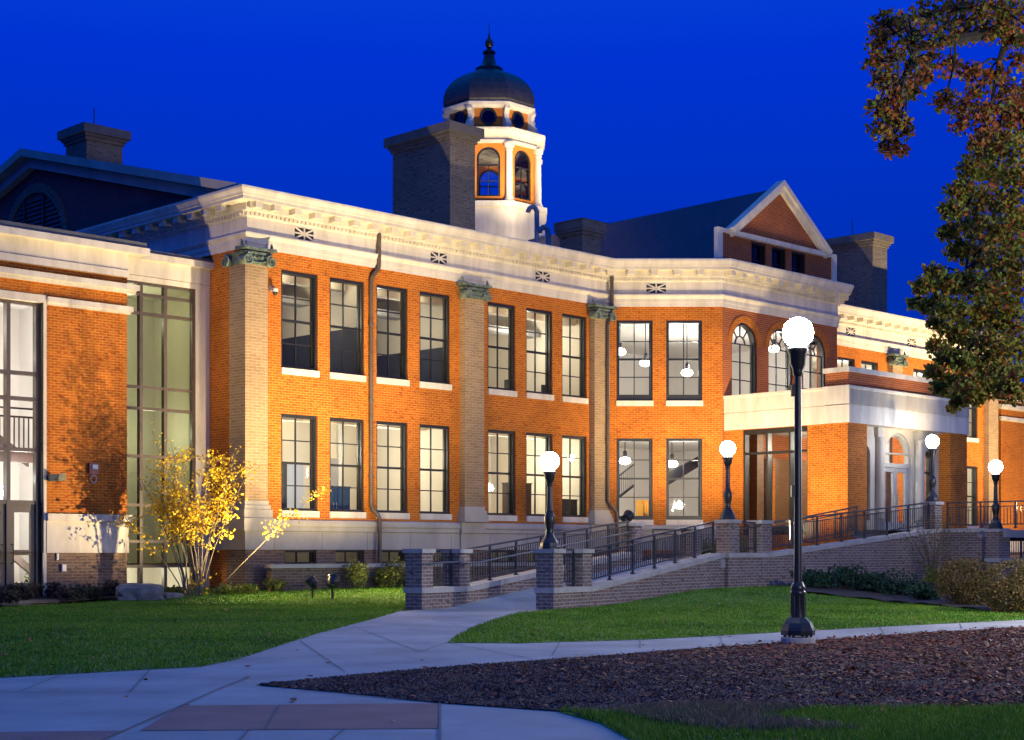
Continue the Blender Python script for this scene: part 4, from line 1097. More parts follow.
def railing(F, a0, z0, a1, z1, label, hgt=.88, h=-.2, gap=.10, posts=1.35, inner=None, mid=.74, group='black metal railings along the ramps'):
    t = thing('metal_railing', label, 'railing', tuple(F.p(a0, h, z0)), 0, group)
    inv = Matrix.Translation(-F.p(a0, h, z0))
    def fin(mb, n, m):
        mb.v = [tuple(inv @ Vector(p)) for p in mb.v]; mb.build(n, m, t)
    ln_ = a1-a0; zz = lambda a: z0+(z1-z0)*(a-a0)/ln_
    P = F.p
    def bar(mb, a, e, o0, o1, wd): mb.hexa([P(a,h+wd,zz(a)+o0),P(e,h+wd,zz(e)+o0),P(e,h-wd,zz(e)+o0),P(a,h-wd,zz(a)+o0),P(a,h+wd,zz(a)+o1),P(e,h+wd,zz(e)+o1),P(e,h-wd,zz(e)+o1),P(a,h-wd,zz(a)+o1)])
    mb = MB(); bar(mb, a0, a1, hgt-.045, hgt, .028); fin(mb, 'top_rail', 'rail')
    mb = MB(); bar(mb, a0, a1, mid-.03, mid, .018); bar(mb, a0, a1, gap, gap+.035, .018)
    n = max(1, int(ln_/.115))
    for k in range(1, n):
        a = a0+ln_*k/n; mb.fbox(F, a-.009, a+.009, h-.009, h+.009, zz(a)+gap+.035, zz(a)+mid-.03)
    fin(mb, 'balusters', 'rail')
    n = max(1, round(ln_/posts))
    for k in range(n+1):
        a = a0+ln_*k/n
        if k in (0,) : a += .03
        if k == n: a -= .03
        mb = MB(); mb.fbox(F, a-.025, a+.025, h-.025, h+.025, zz(a)-.02, zz(a)+hgt-.045); mb.fbox(F, a-.05, a+.05, h-.05, h+.05, zz(a)-.02, zz(a)+.012); fin(mb, 'post', 'rail')
    if inner is not None:
        mb = MB(); io = inner
        mb.tube([P(a0-.55, io, zz(a0)+.50), P(a0-.5, io, zz(a0)+.54), P(a0-.2, io, zz(a0)+.545), P(a0+.3, io, zz(a0)+.56), P(a1, io, zz(a1)+.58)], .021, 8); 
        for k in range(n):
            a = a0+ln_*(k+.5)/n; mb.tube([P(a, h, zz(a)+.55), P(a, io, zz(a)+.55)], .012, 6)
        fin(mb, 'handrail', 'steel')
    return t

FR = Fr(R1, SD); FL = Fr(L1, SD)
RL = 9.85
# first ramp, near wall
t = thing('retaining_wall', 'near brick ramp wall with stone coping rising from the lamp pier beside the lawn', 'wall', (R1.x, R1.y, 0))
def under(t, fn):
    before = set(o.name for o in COL.objects); fn()
    for o in COL.objects:
        if o.name not in before and o.parent is t: o.location = -Vector(t.location)
def mk():
    ramp_wall(t, FR, [(0.02, .51), (1.95, .51), (RL, 1.30)], -.15)
    pier(t, FR, 0, -.15, 1.40, .51); pier(t, FR, 1.40, .3, 1.40)
under(t, mk)
railing(FR, .46, .52, 1.40, .52, 'short black railing panel between the two low piers of the near ramp wall', inner=None)
railing(FR, 1.95, .52, RL-.3, 1.31, 'long black sloping railing on the near ramp wall rising to the middle lamp')
t = thing('retaining_wall', 'far brick ramp wall on the building side of the path, starting at a plain pier', 'wall', (L1.x, L1.y, 0))
LLEN = 10.9
def mk():
    ramp_wall(t, FL, [(0.02, .51), (2.05, .51), (LLEN, 1.33)], -.15)
    pier(t, FL, 0, -.15, 1.40, .51); pier(t, FL, 1.59, .3, 1.40); pier(t, FL, LLEN, .3, 2.17)
under(t, mk)
railing(FL, .46, .52, 1.59, .52, 'short black railing panel on the left wall between the two plain piers', inner=.08)
railing(FL, 2.05, .52, LLEN, 1.35, 'long black sloping railing on the building side of the first ramp', inner=.08)
# second ramp along the front
v0 = 9.6
c3 = W(9.62, v0); FS2 = Fr((c3.x, c3.y), (Q, Q))
t = thing('retaining_wall', 'dark brick wall of the upper ramp behind the tall lamp post', 'wall', (c3.x, c3.y, 0))
S2 = 11.45
def mk():
    ramp_wall(t, FS2, [(-.03, 1.30), (2.1, 1.30), (S2, 2.10), (S2+.3, 2.10)], -.1)
    pier(t, FS2, .0, .6, 2.24); pier(t, FS2, 1.55, .6, 2.24); pier(t, FS2, S2-.2, .6, 3.0)
    F5 = Fr(tuple(W(9.62+S2+.26, v0)[:2]), (Q, -Q))
    ramp_wall(t, F5, [(0, 2.10), (2.25, 2.10)], -.1)
under(t, mk)
railing(FS2, .46, 1.31, 1.55, 1.31, 'short black railing panel on the landing between the lamp pier and the next pier')
railing(FS2, 2.05, 1.32, S2-.2, 2.11, 'long black railing on the upper ramp wall leading to the lamp by the door')
FI = Fr(tuple(W(11.9, 8.12)[:2]), (Q, Q))
railing(FI, 0.2, 1.13, 6.6, 1.95, 'inner black railing close along the porch side window', h=0)
FI2 = Fr(tuple(le), (Q, Q))
railing(FI2, -.1, 1.13, 1.7, 1.13, 'level black railing at the back of the landing, left of the lit cap', h=0)
# small pier with a pale cap at the back of the landing
pb = le+Vector((Q, Q))*1.75
t = thing('garden_pier', 'small brick pier with a warm lit pale cap below the canted bay', 'pier', (pb.x, pb.y, 1.0), R(45))
b = MB(); b.box(-.22, .22, -.22, .22, -.9, 1.02); b.build('pier', 'brick_ramp', t)
b = MB(); b.box(-.28, .28, -.28, .28, 1.02, 1.12); b.build('pier_cap', 'stone', t)
# terrace edge and front steps at the right
c5 = W(9.62+S2-.2+.46, v0); F6 = Fr((c5.x, c5.y), (Q, -Q))
railing(F6, .05, 2.11, 5.0, 2.11, 'straight black terrace railing between the two right hand lamps', h=-.25, mid=.72)
F7 = Fr((15.72, 50.6), (Q, Q))
q7 = F7.p(0, 0, 0)
t = thing('retaining_wall', 'low brick stair wall with a dark railing panel at the right edge', 'wall', tuple(q7))
def mk():
    pier(t, F7, 0, -.1, 2.07, 1.12); ramp_wall(t, F7, [(.46, 1.12), (3.6, 1.12)], -.1)
under(t, mk)
railing(F7, .48, 1.13, 3.4, 1.13, 'low dark railing panel on the stair wall at the right edge', hgt=.80, mid=.68)
t = thing('handrail', 'thin dark sloping stair handrail at the right edge above the round bushes', 'handrail', (15.6, 47.5, .3))
b = MB(); b.tube([(0, 0, .2), (0, 0, .95), (.18, .12, 1.02), (1.9, 1.9, 2.15), (2.3, 2.3, 2.2), (2.3, 2.3, 1.6)], .028, 8); b.build('rail', 'rail', t, smooth=True)

# ---- lamps
def fluted(mb, prof, n=16): mb.lathe(prof, n)
def pier_lamp(p, label):
    t = thing('globe_lamp', label, 'lamp', tuple(p), 0, 'globe lamps on brick piers')
    b = MB(); b.lathe([(.235, 0), (.235, .05), (.225, .07), (.215, .13), (.18, .20), (.13, .27), (.105, .33), (.09, .36)], 8); b.build('base', 'blackmetal', t)
    b = MB(); b.lathe([(.085, .34), (.095, .37), (.08, .42), (.095, .50), (.12, .62), (.125, .72), (.105, .80), (.075, .84), (.085, .86), (.07, .90), (.062, 1.3), (.058, 1.45), (.075, 1.47), (.075, 1.5), (.06, 1.52)], 14)
    b.build('shaft', 'blackmetal', t, smooth=True)
    b = MB(); b.lathe([(.06, 1.50), (.085, 1.56), (.115, 1.62), (.125, 1.72), (.15, 1.74), (.15, 1.78), (.12, 1.80)], 14); b.build('collar', 'blackmetal', t, smooth=True)
    b = MB(); b.lathe([(.001, -.222)]+[(.222*math.sin(PI*k/14), -.222*math.cos(PI*k/14)) for k in range(1, 14)]+[(.001, .222)], 24, (0, 0, 2.02)); g_ = b.build('globe', 'globe', t, smooth=True)
    return t
def pier_mid(F, a, z, w=.46): q = F.p(a+w/2, -.21, z); return (q.x, q.y, z)
pier_lamp(pier_mid(FR, 0, 1.40), 'globe lamp on the low pier where the two ramp walls open beside the path')
pier_lamp(pier_mid(FS2, 0, 2.24), 'globe lamp on the landing pier left of the porch side window')
pier_lamp(pier_mid(FS2, S2-.2, 3.0), 'globe lamp on the pier in front of the arched entrance door')
pier_lamp(pier_mid(F7, 0, 2.07), 'globe lamp standing low at the right, above the round bushes')
# tall lamp post
px, py = gp(798, 640)
py = 22.72; px = (798-CX)/F_PX*py
t = thing('lamp_post', 'tall black lamp post with one bright globe standing at the edge of the walk', 'lamp post', (px, py, 0))
b = MB(); b.lathe([(.25, -.1), (.25, .09), (.24, .10)], 20); b.build('footing', 'cap', t)
b = MB()
for k in range(6):
    a = k*PI/3; b.lathe([(.02, .09), (.02, .135)], 6, (.19*math.cos(a), .19*math.sin(a), 0))
b.lathe([(.245, .13), (.25, .15), (.25, .20), (.235, .24), (.20, .31), (.15, .36), (.12, .39)], 8); b.build('base', 'blackmetal', t)
b = MB()
prof = [(.11, .38), (.105, .44), (.10, .70), (.115, .72), (.115, .76), (.10, .78), (.11, .82), (.09, .86), (.07, .90)]
b.lathe(prof, 16)
for k in range(8):
    a = 2*PI*k/8; b.tube([(.098*math.cos(a), .098*math.sin(a), .40), (.094*math.cos(a), .094*math.sin(a), .70)], .016, 6)
b.build('plinth', 'blackmetal', t, smooth=True)
b = MB(); b.lathe([(.062, .88), (.060, 1.2), (.050, 3.88), (.05, 3.9)], 16); b.build('pole', 'blackmetal', t, smooth=True)
b = MB(); b.lathe([(.05, 3.88), (.075, 3.92), (.075, 3.96), (.085, 4.0), (.115, 4.06), (.125, 4.2), (.15, 4.24), (.15, 4.29), (.12, 4.31)], 16); b.build('collar', 'blackmetal', t, smooth=True)
b = MB(); b.lathe([(.001, -.222)]+[(.222*math.sin(PI*k/16), -.222*math.cos(PI*k/16)) for k in range(1, 16)]+[(.001, .222)], 28, (0, 0, 4.52)); b.build('globe', 'globe_near', t, smooth=True)
for z in (2.22, 3.68):
    b = MB(); b.box(-.10, -.045, -.04, .04, z-.085, z+.085); b.build('control_box', 'frame', t)

# ---- floodlight fixtures
def floodlight(p, aim, label, post=.3, s=1.0):
    t = thing('floodlight', label, 'floodlight', tuple(p), 0, 'black floodlights lighting the facade')
    b = MB(); b.tube([(0, 0, -.05), (0, 0, post)], .045*s, 10); b.build('post', 'blackmetal', t, smooth=True)
    d = Vector(aim).normalized(); c = Vector((0, 0, post+.22*s)); 
    sd = d.cross(Vector((0, 0, 1))).normalized()
    b = MB(); b.tube([c-sd*.24*s, c-sd*.22*s-Vector((0, 0, .12*s)), Vector((0, 0, post)), c+sd*.22*s-Vector((0, 0, .12*s)), c+sd*.24*s], .02*s, 6); b.build('yoke', 'blackmetal', t)
    b = MB(); pts = [c-d*.26*s, c-d*.24*s, c-d*.16*s, c-d*.05*s, c+d*.12*s, c+d*.14*s, c+d*.22*s]
    b.tube(pts, [.05*s, .10*s, .14*s, .19*s, .205*s, .225*s, .225*s], 16)
    for k in (-.18, -.12, -.06): b.tube([c+d*k*s, c+d*(k+.02)*s], .20*s, 14)
    h = b.build('housing', 'blackmetal', t)
    b = MB(); b.tube([c+d*.215*s, c+d*.226*s], .20*s, 16); b.build('lens', 'lens', h)
    return c+Vector(p)+d*.3*s
def gfl(x, y, z=.11):
    Y = (HC-z)*F_PX/(y-HY); return Vector(((x-CX)/F_PX*Y, Y, z))
fA = gfl(312.5, 598); fA.z = HL(fA.x, fA.y)
fB = gfl(332.5, 598); fB.z = HL(fB.x, fB.y)
dW = lambda u, v, z, p: (W(u, v, z)-Vector(p))
sA = floodlight(fA, dW(-3.5, 0, 6, fA), 'black ground floodlight turned left toward the yellow tree', .28, .66)
sB = floodlight(fB, dW(4.5, 0, 8, fB), 'black ground floodlight aimed up at the facade, right of its twin', .30, .72)
ledge = Vector((3.75, 51.0, 2.15)); 
sC = floodlight(ledge, dW(18, 2.5, 6, ledge), 'round black floodlight on the pier cap below the left canted window', .12, .8)

# ---- planting
def grow(name, label, cat, p, items, stems=None, group=None, stemmat='stem', sname='stem'):
    """items: list of (leaf part name, material, list of (pos,size,rnd))"""
    t = thing(name, label, cat, tuple(p), random.uniform(0, 6), group)
    for nm, mt, ls in items:
        v, f, rn = [], [], []
        for q, s_, r_ in ls: leaf(v, f, rn, q, s_, r_)
        raw(nm, v, f, rn, mt, t)
    if stems:
        b = MB()
        for pts, rs in stems: b.tube(pts, rs, 5)
        b.build(sname, stemmat, t)
    return t
def blob(n, rx, ry, rz, zc, size, hollow=.55, lumps=7, low=0.):
    L_ = []; cs = [(random.uniform(-.5, .5)*rx, random.uniform(-.5, .5)*ry, zc+random.uniform(-.45, .5)*rz, random.uniform(.4, .62)) for _ in range(lumps)]
    cs.append((0, 0, zc, .8))
    while len(L_) < n:
        c = random.choice(cs); d = Vector((random.gauss(0, 1), random.gauss(0, 1), random.gauss(0, 1))).normalized()
        k = (hollow+(1-hollow)*random.random()**.6)*c[3]
        q = (c[0]+d.x*rx*k, c[1]+d.y*ry*k, c[2]+d.z*rz*k)
        if q[2] < low: continue
        L_.append((q, size*random.uniform(.7, 1.25), random.random()))
    return L_
def twigs(n, h, spread, r=.012):
    out = []
    for k in range(n):
        a = random.uniform(0, 2*PI); e = spread*random.uniform(.3, 1)
        out.append(([(0, 0, -.03), (math.cos(a)*e*.35, math.sin(a)*e*.35, h*.45), (math.cos(a)*e, math.sin(a)*e, h*random.uniform(.75, 1))], [r, r*.8, r*.3]))
    return out

# yellow multi-stemmed tree
def yellow_tree():
    p = W(-2.30, .74); base = Vector((p.x, p.y, HL(p.x, p.y)+.06))
    t = thing('yellow_tree', 'small many-stemmed tree with bright yellow leaves before the glass stair bay', 'tree', tuple(base))
    rg = random.Random(5)
    tips = []; b = MB()
    ud = Vector((Q, Q, 0)); vd = Vector((Q, -Q, 0)); xr = Vector((1, 0, 0)); yr = Vector((0, 1, 0))
    specs = []   # sideways offset at the foot, lean in x (m at the top), height
    for k in range(14):
        specs.append((rg.uniform(-.22, .25), rg.uniform(-1.05, .95), rg.uniform(2.8, 4.0), rg.uniform(-.5, .5)))
    specs += [(-.1, -1.0, 4.45, .1), (.0, -.55, 4.2, -.2), (.45, 2.85, 2.75, -.35), (.2, 1.0, 3.9, .0), (-.25, -1.6, 2.1, .1), (-.2, -1.3, 3.3, .15), (-.15, -1.0, 2.7, .2), (.2, .9, 4.1, .2), (.25, 1.3, 3.5, .1)]
    for fx, lx, h, ly in specs:
        pts = []
        for k in range(7):
            s_ = k/6; e = s_**(1.35 if abs(lx) < 2 else 1.0)
            pts.append(Vector((fx+lx*e+rg.uniform(-.04, .04)*s_, ly*e, -.05+h*s_)))
        th = .015 if lx < 2 else .009
        b.tube(pts, [th*(1-.8*k/6)+.003 for k in range(7)], 6)
        for j in range(6 if lx < 2.5 else 5):
            s_ = rg.uniform(.45, .98); i = min(5, int(s_*6)); q = pts[i].lerp(pts[i+1], s_*6-i)
            d = Vector((rg.uniform(-1, 1), rg.uniform(-.7, .7), rg.uniform(-.05, .7)))*rg.uniform(.3, .7)
            e_ = q+d; b.tube([q, q+d*.5+Vector((0, 0, .05)), e_], [.009, .006, .003], 4)
            tips.append((q, e_))
        tips.append((pts[4], pts[6]))
    b.build('stem', 'stem', t)
    v, f, rn = [], [], []
    for q, e_ in tips:
        for k in range(rg.randint(19, 30)):
            s_ = rg.uniform(.1, 1.05); c = q.lerp(e_, s_)+Vector((rg.gauss(0, .11), rg.gauss(0, .11), rg.gauss(0, .09)))
            if c.z < 1.15 and rg.random() < .8: continue
            leaf(v, f, rn, c, .074, rg.random())
    for k in range(60):   # basal shoots
        leaf(v, f, rn, (rg.gauss(.1, .2), rg.gauss(0, .15), rg.uniform(.02, .75)), .09, rg.random())
    raw('foliage', v, f, rn, 'yellowleaf', t)
yellow_tree()

# boulder and small rock
def boulder(p, rx, ry, rz, label, seed, rz_=0):
    rg = random.Random(seed); bm = bmesh.new(); bmesh.ops.create_icosphere(bm, subdivisions=3, radius=1)
    for v in bm.verts:
        c = v.co.copy(); m = max(abs(c.x), abs(c.y), abs(c.z)*1.1); c /= m**.75
        n = math.sin(c.x*3.1+seed)*math.cos(c.y*2.7)*.08+rg.uniform(-.035, .035)
        v.co = Vector((c.x*rx*(1+n), c.y*ry*(1+n), max(-.3, c.z)*rz*(1+n*.6)))
    me = bpy.data.meshes.new('boulder'); bm.to_mesh(me); bm.free(); me.materials.append(M['rock'])
    o = bpy.data.objects.new('boulder', me); COL.objects.link(o); o.location = p; o.rotation_euler = (0, 0, rz_)
    tag(o, label, 'boulder'); return o
q = gp(136, 601, HL); boulder((q[0], q[1]+.4, HL(*q)+.12), .62, .5, .36, 'grey flat-topped boulder at the end of the planting bed', 3, .3)
q = gp(160, 600, HL); boulder((q[0]+.1, q[1]+.5, HL(*q)+.04), .33, .3, .16, 'low tan stone beside the boulder near the yellow tree', 9, .9)

# left bed perennials
lbls = ['dark low plant at the foot of the glazed door', 'dark bushy plant in the bed just right of the door', 'spreading dark plant in the middle of the left bed', 'dark plum coloured plant at the right of the left bed', 'low dark plant next to the boulder', 'taller yellow tipped plant close against the door frame', 'dark plant at the left picture edge']
for (x, y, r, h), lb in zip(((22, 601, .5, .45), (52, 599, .5, .42), (74, 604, .55, .4), (92, 601, .45, .38), (108, 598, .4, .42), (36, 592, .35, .7), (2, 606, .5, .4)), lbls):
    q = gp(x, y, HL); mt = 'plumleaf' if 'yellow' not in lb else 'limeleaf'
    grow('bed_plant', lb, 'plant', (q[0], q[1], HL(*q)+.03), [('foliage', mt, blob(330, r, r, h*.6, h*.5, .09))], twigs(8, h, r), 'dark plants in the left bed')
# tufts near the wall
for (x, y, r, h, lb) in ((158, 596, .4, .2, 'yellow green ground cover between the boulder and the yellow tree'), (176, 594, .5, .18, 'pale low ground cover under the yellow tree'), (222, 595, .45, .32, 'thin lime tuft at the brown brick base'), (246, 594, .4, .28, 'low lime tuft under the corner pilaster'), (277, 592, .4, .42, 'lime green tuft left of the floodlights')):
    q = gp(x, y, HL); grow('ground_plant', lb, 'plant', (q[0], q[1], HL(*q)+.02), [('foliage', 'limeleaf', blob(260, r, r, h*.6, h*.45, .075))], twigs(6, h, r, .006), 'lime green plants along the building')
for (x, y, r, h, lb) in ((320, 587, .42, 1.0, 'upright green shrub behind the floodlights'), (352, 588, .55, .75, 'green shrub right of the floodlights at the low wall'), (372, 588, .55, .95, 'taller leafy shrub before the low wall'), (394, 588, .4, .7, 'dark green shrub beside the plain ramp pier')):
    u, v = .0, 0
    Yq = 46.2 if x < 340 else 47.0; X = (x-CX)/F_PX*Yq; z = HC-(y-HY)*Yq/F_PX
    u, v = UV(X, Yq); v = 1.6; P_ = W(u, v)
    X, Yq = P_.x, P_.y
    grow('shrub', lb, 'shrub', (X, Yq, .18), [('foliage', 'limeleaf' if x < 390 else 'yewleaf', blob(520, r, r, h*.5, h*.52, .08))], twigs(9, h, r), 'shrubs before the low wall')
# lime shrubs lit behind the ramp rail
for (u, v, r, h, lb) in ((11.4, 3.2, .7, .9, 'brightly lit lime shrub behind the first ramp rail'), (14.5, 5.4, .7, 1.0, 'yellow green shrub below the canted bay, left of the landing lamp'), (16.4, 5.2, .6, .9, 'yellow green shrub behind the landing pier lamp'), (19.5, 8.6, .01, .1, '')):
    if not lb: continue
    q = W(u, v); grow('shrub', lb, 'shrub', (q.x, q.y, .35 if u < 12 else .9), [('foliage', 'limeleaf', blob(500, r, r, h*.5, h*.55, .09))], twigs(9, h, r), 'lime shrubs behind the ramps')
# low wall before the basement windows
t = thing('garden_wall', 'low brown brick wall with a stone coping under the basement windows', 'wall', (OX, OY, 0), R(45))
b = MB(); b.box(.10, 14.0, -1.02, -.78, -.2, .87); b.build('wall', 'brick_brown', t)
b = MB(); b.box(.06, 14.0, -1.07, -.73, .87, .98); b.build('coping', 'lime', t)
# right hand planting
for (x, y, r, h, lb) in ((820, 590, .85, .62, 'dark evergreen mound nearest the tall lamp post'), (848, 591, .9, .68, 'dark evergreen mound second from the tall lamp post'), (876, 594, .8, .62, 'dark evergreen mound in the middle of the wall bed'), (902, 598, .9, .78, 'tallest dark evergreen mound left of the round bushes'), (930, 602, .6, .5, 'small dark evergreen tucked against the first round bush')):
    q = gp(x, y+1, HR); grow('evergreen_shrub', lb, 'shrub', (q[0], q[1]+.7, HR(*q)), [('foliage', 'yewleaf', blob(1100, r, r*.8, h*.55, h*.55, .085))], twigs(8, h*.8, r*.7), 'dark evergreens along the upper ramp wall')
q = gp(936, 592, HR); grow('ground_plant', 'lime leafed plant between the evergreens and the first round bush', 'plant', (q[0]-.1, q[1], HR(*q)), [('foliage', 'limeleaf', blob(220, .35, .3, .3, .45, .1))], twigs(6, .6, .3))
for (x, y, r, h, lb) in ((973, 607, .80, 1.20, 'round olive and rust bush left of the pair'), (1026, 613, .80, 1.2, 'round rust tinted bush at the right picture edge')):
    q = gp(x, y, H0); grow('round_bush', lb, 'bush', (q[0], q[1]+.5, 0), [('foliage', 'bushleaf', blob(11000, r*1.25, r*1.25, h*.62, h*.5, .045, .8, 2))], twigs(14, h*.85, r*.7), 'round autumn bushes')
q = gp(955, 590, HR)
bl = [((random.gauss(0, .55), random.gauss(0, .4), random.uniform(.5, 2.3)), .055, random.random()) for _ in range(1100)]
grow('open_shrub', 'tall sparse shrub with few leaves in front of the upper wall', 'shrub', (q[0]-.1, q[1]+2.2, .15), [('foliage', 'bushleaf', bl)], twigs(26, 2.3, .95, .012))

# oak at the right
def oak():
    rg = random.Random(11)
    base = Vector((8.6, 19.5, 0))
    t = thing('oak_tree', 'large autumn oak whose rust and green branches hang into the top right', 'tree', tuple(base))
    tr_ = MB(); tr_.tube([(0, 0, -.2), (0, 0, .3), (-.05, 0, 1.5), (-.1, .1, 3.2), (.1, .2, 5.5), (.2, .1, 8.5), (.1, .2, 11.)], [.62, .5, .42, .38, .33, .24, .1], 14)
    tr_.build('trunk', 'bark', t, smooth=True)
    def loc(x, y, Y):   # a spot of the crown as seen on site
        return Vector(((x-CX)/F_PX*Y, Y, HC-(y-HY)*Y/F_PX))-base
    # crown limbs: (start on trunk z, spots)
    br = MB(); lv = {'oakleaf': ([], [], []), 'oakred': ([], [], [])}
    def clump(c, r, n, red, size=.060, ez=.75):
        for k in range(int(n*3.3)):
            d = Vector((rg.gauss(0, 1), rg.gauss(0, 1), rg.gauss(0, 1))).normalized()*r*(rg.random()**.45)
            d.z *= ez
            mt = 'oakred' if rg.random() < red else 'oakleaf'
            v, f, rn = lv[mt]; leaf(v, f, rn, c+d, size, rg.random())
    def limb(pts, r0):
        n = len(pts); br.tube(pts, [r0*(1-.85*k/(n-1))+.006 for k in range(n)], 6)
    def spray(x, y, Y, r, n, red, frm=None):
        c = loc(x, y, Y); clump(c, r, n, red)
        if frm is not None:
            m = (c+frm)/2+Vector((rg.uniform(-.15, .15), rg.uniform(-.2, .2), rg.uniform(.05, .25)))
            limb([frm, m, c], .013)
            for j in range(4):
                e = c+Vector((rg.uniform(-1, 1), rg.uniform(-1, 1), rg.uniform(-.8, .6)))*r
                limb([c.lerp(m, .3), e], .01)
        return c
    T = lambda z: Vector((.05, .1, z))
    # upper bough sweeping left
    h1 = loc(1010, 30, 18.6); h2 = loc(955, 40, 18.0); h3 = loc(915, 50, 17.7); h4 = loc(898, 90, 17.5)
    limb([T(6.2), loc(1075, 70, 19.2), h1, h2, h3, h4], .10)
    k1 = loc(1000, 60, 18.7); k2 = loc(990, 110, 18.4); limb([h1, k1, k2], .05)
    up = [(885, 22, .20, 42, .5, h3), (905, 22, .22, 48, .4, h3), (930, 14, .26, 60, .35, h2), (958, 8, .28, 66, .4, h2), (985, 6, .28, 62, .45, h1), (1010, 14, .3, 66, .45, h1), (1035, 20, .4, 70, .45, h1),
          (880, 42, .17, 34, .6, h3), (876, 62, .15, 28, .7, h4), (893, 56, .18, 36, .4, h4), (912, 40, .2, 42, .35, h3), (940, 34, .22, 48, .4, h2), (968, 30, .24, 52, .45, h2), (995, 30, .22, 40, .5, h1),
          (884, 80, .16, 32, .6, h4), (900, 84, .17, 34, .5, h4), (890, 100, .16, 34, .75, h4), (878, 108, .15, 30, .6, h4), (896, 118, .17, 36, .5, h4), (880, 130, .15, 30, .45, h4), (905, 130, .14, 26, .5, h4), (888, 146, .15, 30, .75, h4), (900, 150, .1, 14, .7, h4),
          (915, 66, .17, 30, .5, h3), (912, 92, .14, 24, .6, h4), (930, 60, .16, 30, .6, h2), (925, 78, .12, 18, .7, h3),
          (950, 66, .18, 34, .8, h2), (972, 72, .18, 34, .85, k1), (995, 78, .2, 40, .85, k1), (1012, 92, .18, 32, .8, k2), (945, 100, .17, 34, .75, h2), (965, 108, .18, 36, .8, k2), (985, 112, .18, 36, .85, k2), (960, 124, .14, 24, .8, k2), (985, 130, .13, 22, .8, k2), (1005, 122, .17, 30, .75, k2), (1018, 60, .15, 22, .6, h1), (975, 92, .14, 22, .8, k1), (1022, 118, .2, 32, .7, k2), (1015, 40, .16, 24, .6, h1), (1000, 138, .16, 28, .6, k2), (1020, 140, .2, 36, .5, k2), (1012, 108, .18, 30, .7, k2), (978, 142, .13, 22, .6, k2), (1026, 95, .2, 34, .6, k1)]
    for x, y, r, n, red, frm in up: spray(x, y, 18.0+rg.uniform(-.7, .9), r, int(n*1.25), red, frm)
    # lower bough, denser
    m1 = loc(1060, 210, 19.0); m2 = loc(1010, 220, 18.6); m3 = loc(965, 275, 18.2); m4 = loc(935, 285, 18.0); m5 = loc(975, 340, 18.2); m6 = loc(1010, 330, 18.6)
    limb([T(5.2), m1, m2, m3, m4], .075); limb([m2, m6, m5], .04)
    lowc = [(985, 150, .2), (1010, 150, .25), (970, 168, .18), (992, 175, .24), (1018, 178, .28), (960, 190, .18), (980, 200, .24), (1005, 205, .28), (1026, 215, .3), (952, 210, .17), (968, 225, .22), (990, 230, .26), (1015, 240, .3),
            (948, 232, .13), (958, 250, .17), (978, 255, .24), (1000, 262, .28), (1024, 268, .3), (935, 272, .14), (922, 285, .14), (945, 285, .19), (965, 282, .22), (985, 290, .26), (1010, 296, .3), (918, 302, .12), (932, 305, .17), (950, 308, .2), (970, 312, .24), (992, 318, .26), (1016, 325, .3),
            (938, 322, .14), (955, 332, .19), (975, 340, .24), (998, 346, .26), (1022, 352, .3), (935, 345, .12), (945, 356, .17), (962, 362, .22), (985, 368, .24), (1010, 376, .26), (935, 372, .14), (950, 382, .18), (970, 386, .2), (990, 388, .19), (1012, 392, .17), (958, 400, .12), (975, 396, .14), (1026, 392, .15), (940, 388, .10), (953, 408, .07)]
    for x, y, r in lowc: spray(x, y, 18.4+rg.uniform(-.9, 1.0), r, int(520*r*(1.1 if r < .2 else 1.0)*.85), .10 if x < 985 else .18, rg.choice([m2, m3, m5, m6]) if rg.random() < .2 else None)
    # the crown goes on beyond the frame
    for k in range(120):
        x = rg.uniform(1045, 1320); y = rg.uniform(-190, 380); spray(x, y, 18.6+rg.uniform(-2.2, 2.6), rg.uniform(.35, .6), 34, .4)
    for k in range(60):
        x = rg.uniform(920, 1200); y = rg.uniform(-260, -40); spray(x, y, 18.6+rg.uniform(-1.8, 2.2), rg.uniform(.35, .55), 34, .4)
    for (a, b_) in ((T(4.2), (1250, 150)), (T(6.8), (1180, 0)), (T(7.5), (1040, -140)), (T(8.), (1200, -120)), (T(4.8), (1290, 250))):
        e = loc(*b_, 19.5); limb([a, (a+e)/2+Vector((0, 0, .3)), e], .12)
    br.build('branch', 'bark', t)
    for mt, (v, f, rn) in lv.items(): raw('foliage', v, f, rn, mt, t)
oak()

# ---- grass, mulch, fallen leaves (uncountable)
def sampler(poly, wfun=None):
    xs = [p[0] for p in poly]; ys = [p[1] for p in poly]
    def fn():
        while True:
            x, y = random.uniform(min(xs), max(xs)), random.uniform(min(ys), max(ys))
            if inside(poly, x, y) and (wfun is None or random.random() < wfun(x, y)): return x, y
    return fn
from mathutils import noise as mnoise
def patchy(x, y): return max(0, min(1, .42+.55*mnoise.noise((x*.45, y*.45, 0))+.4*mnoise.noise((x*1.9, y*1.3, 3))+random.uniform(-.22, .22)))
o = tufts(sampler(LAWN_L, lambda x, y: 1 if x > -13 else .1), 110000, 'blade', 'grass', HL, .05, .03, .8, zoff=.0, rnd_of=patchy); tag(o, 'mown green lawn left of the path', 'grass', kind='stuff')
o = tufts(sampler(LAWN_R), 60000, 'blade', 'grass', HR, .05, .03, .8, zoff=.0, rnd_of=patchy); tag(o, 'mown green lawn right of the path before the ramp wall', 'grass', kind='stuff')
mulch = [g(*p) for p in ((255, 685.5), (330, 678), (440, 668), (560, 659.5), (700, 649), (800, 642), (900, 635), (1024, 627.5), (1300, 612), (1400, 720), (1024, 714), (860, 713), (700, 712), (600, 716), (557, 712), (440, 703.5), (340, 693))]
patch('mulch_bed', mulch, H0, 'soil', .005, .3, wob=.012)
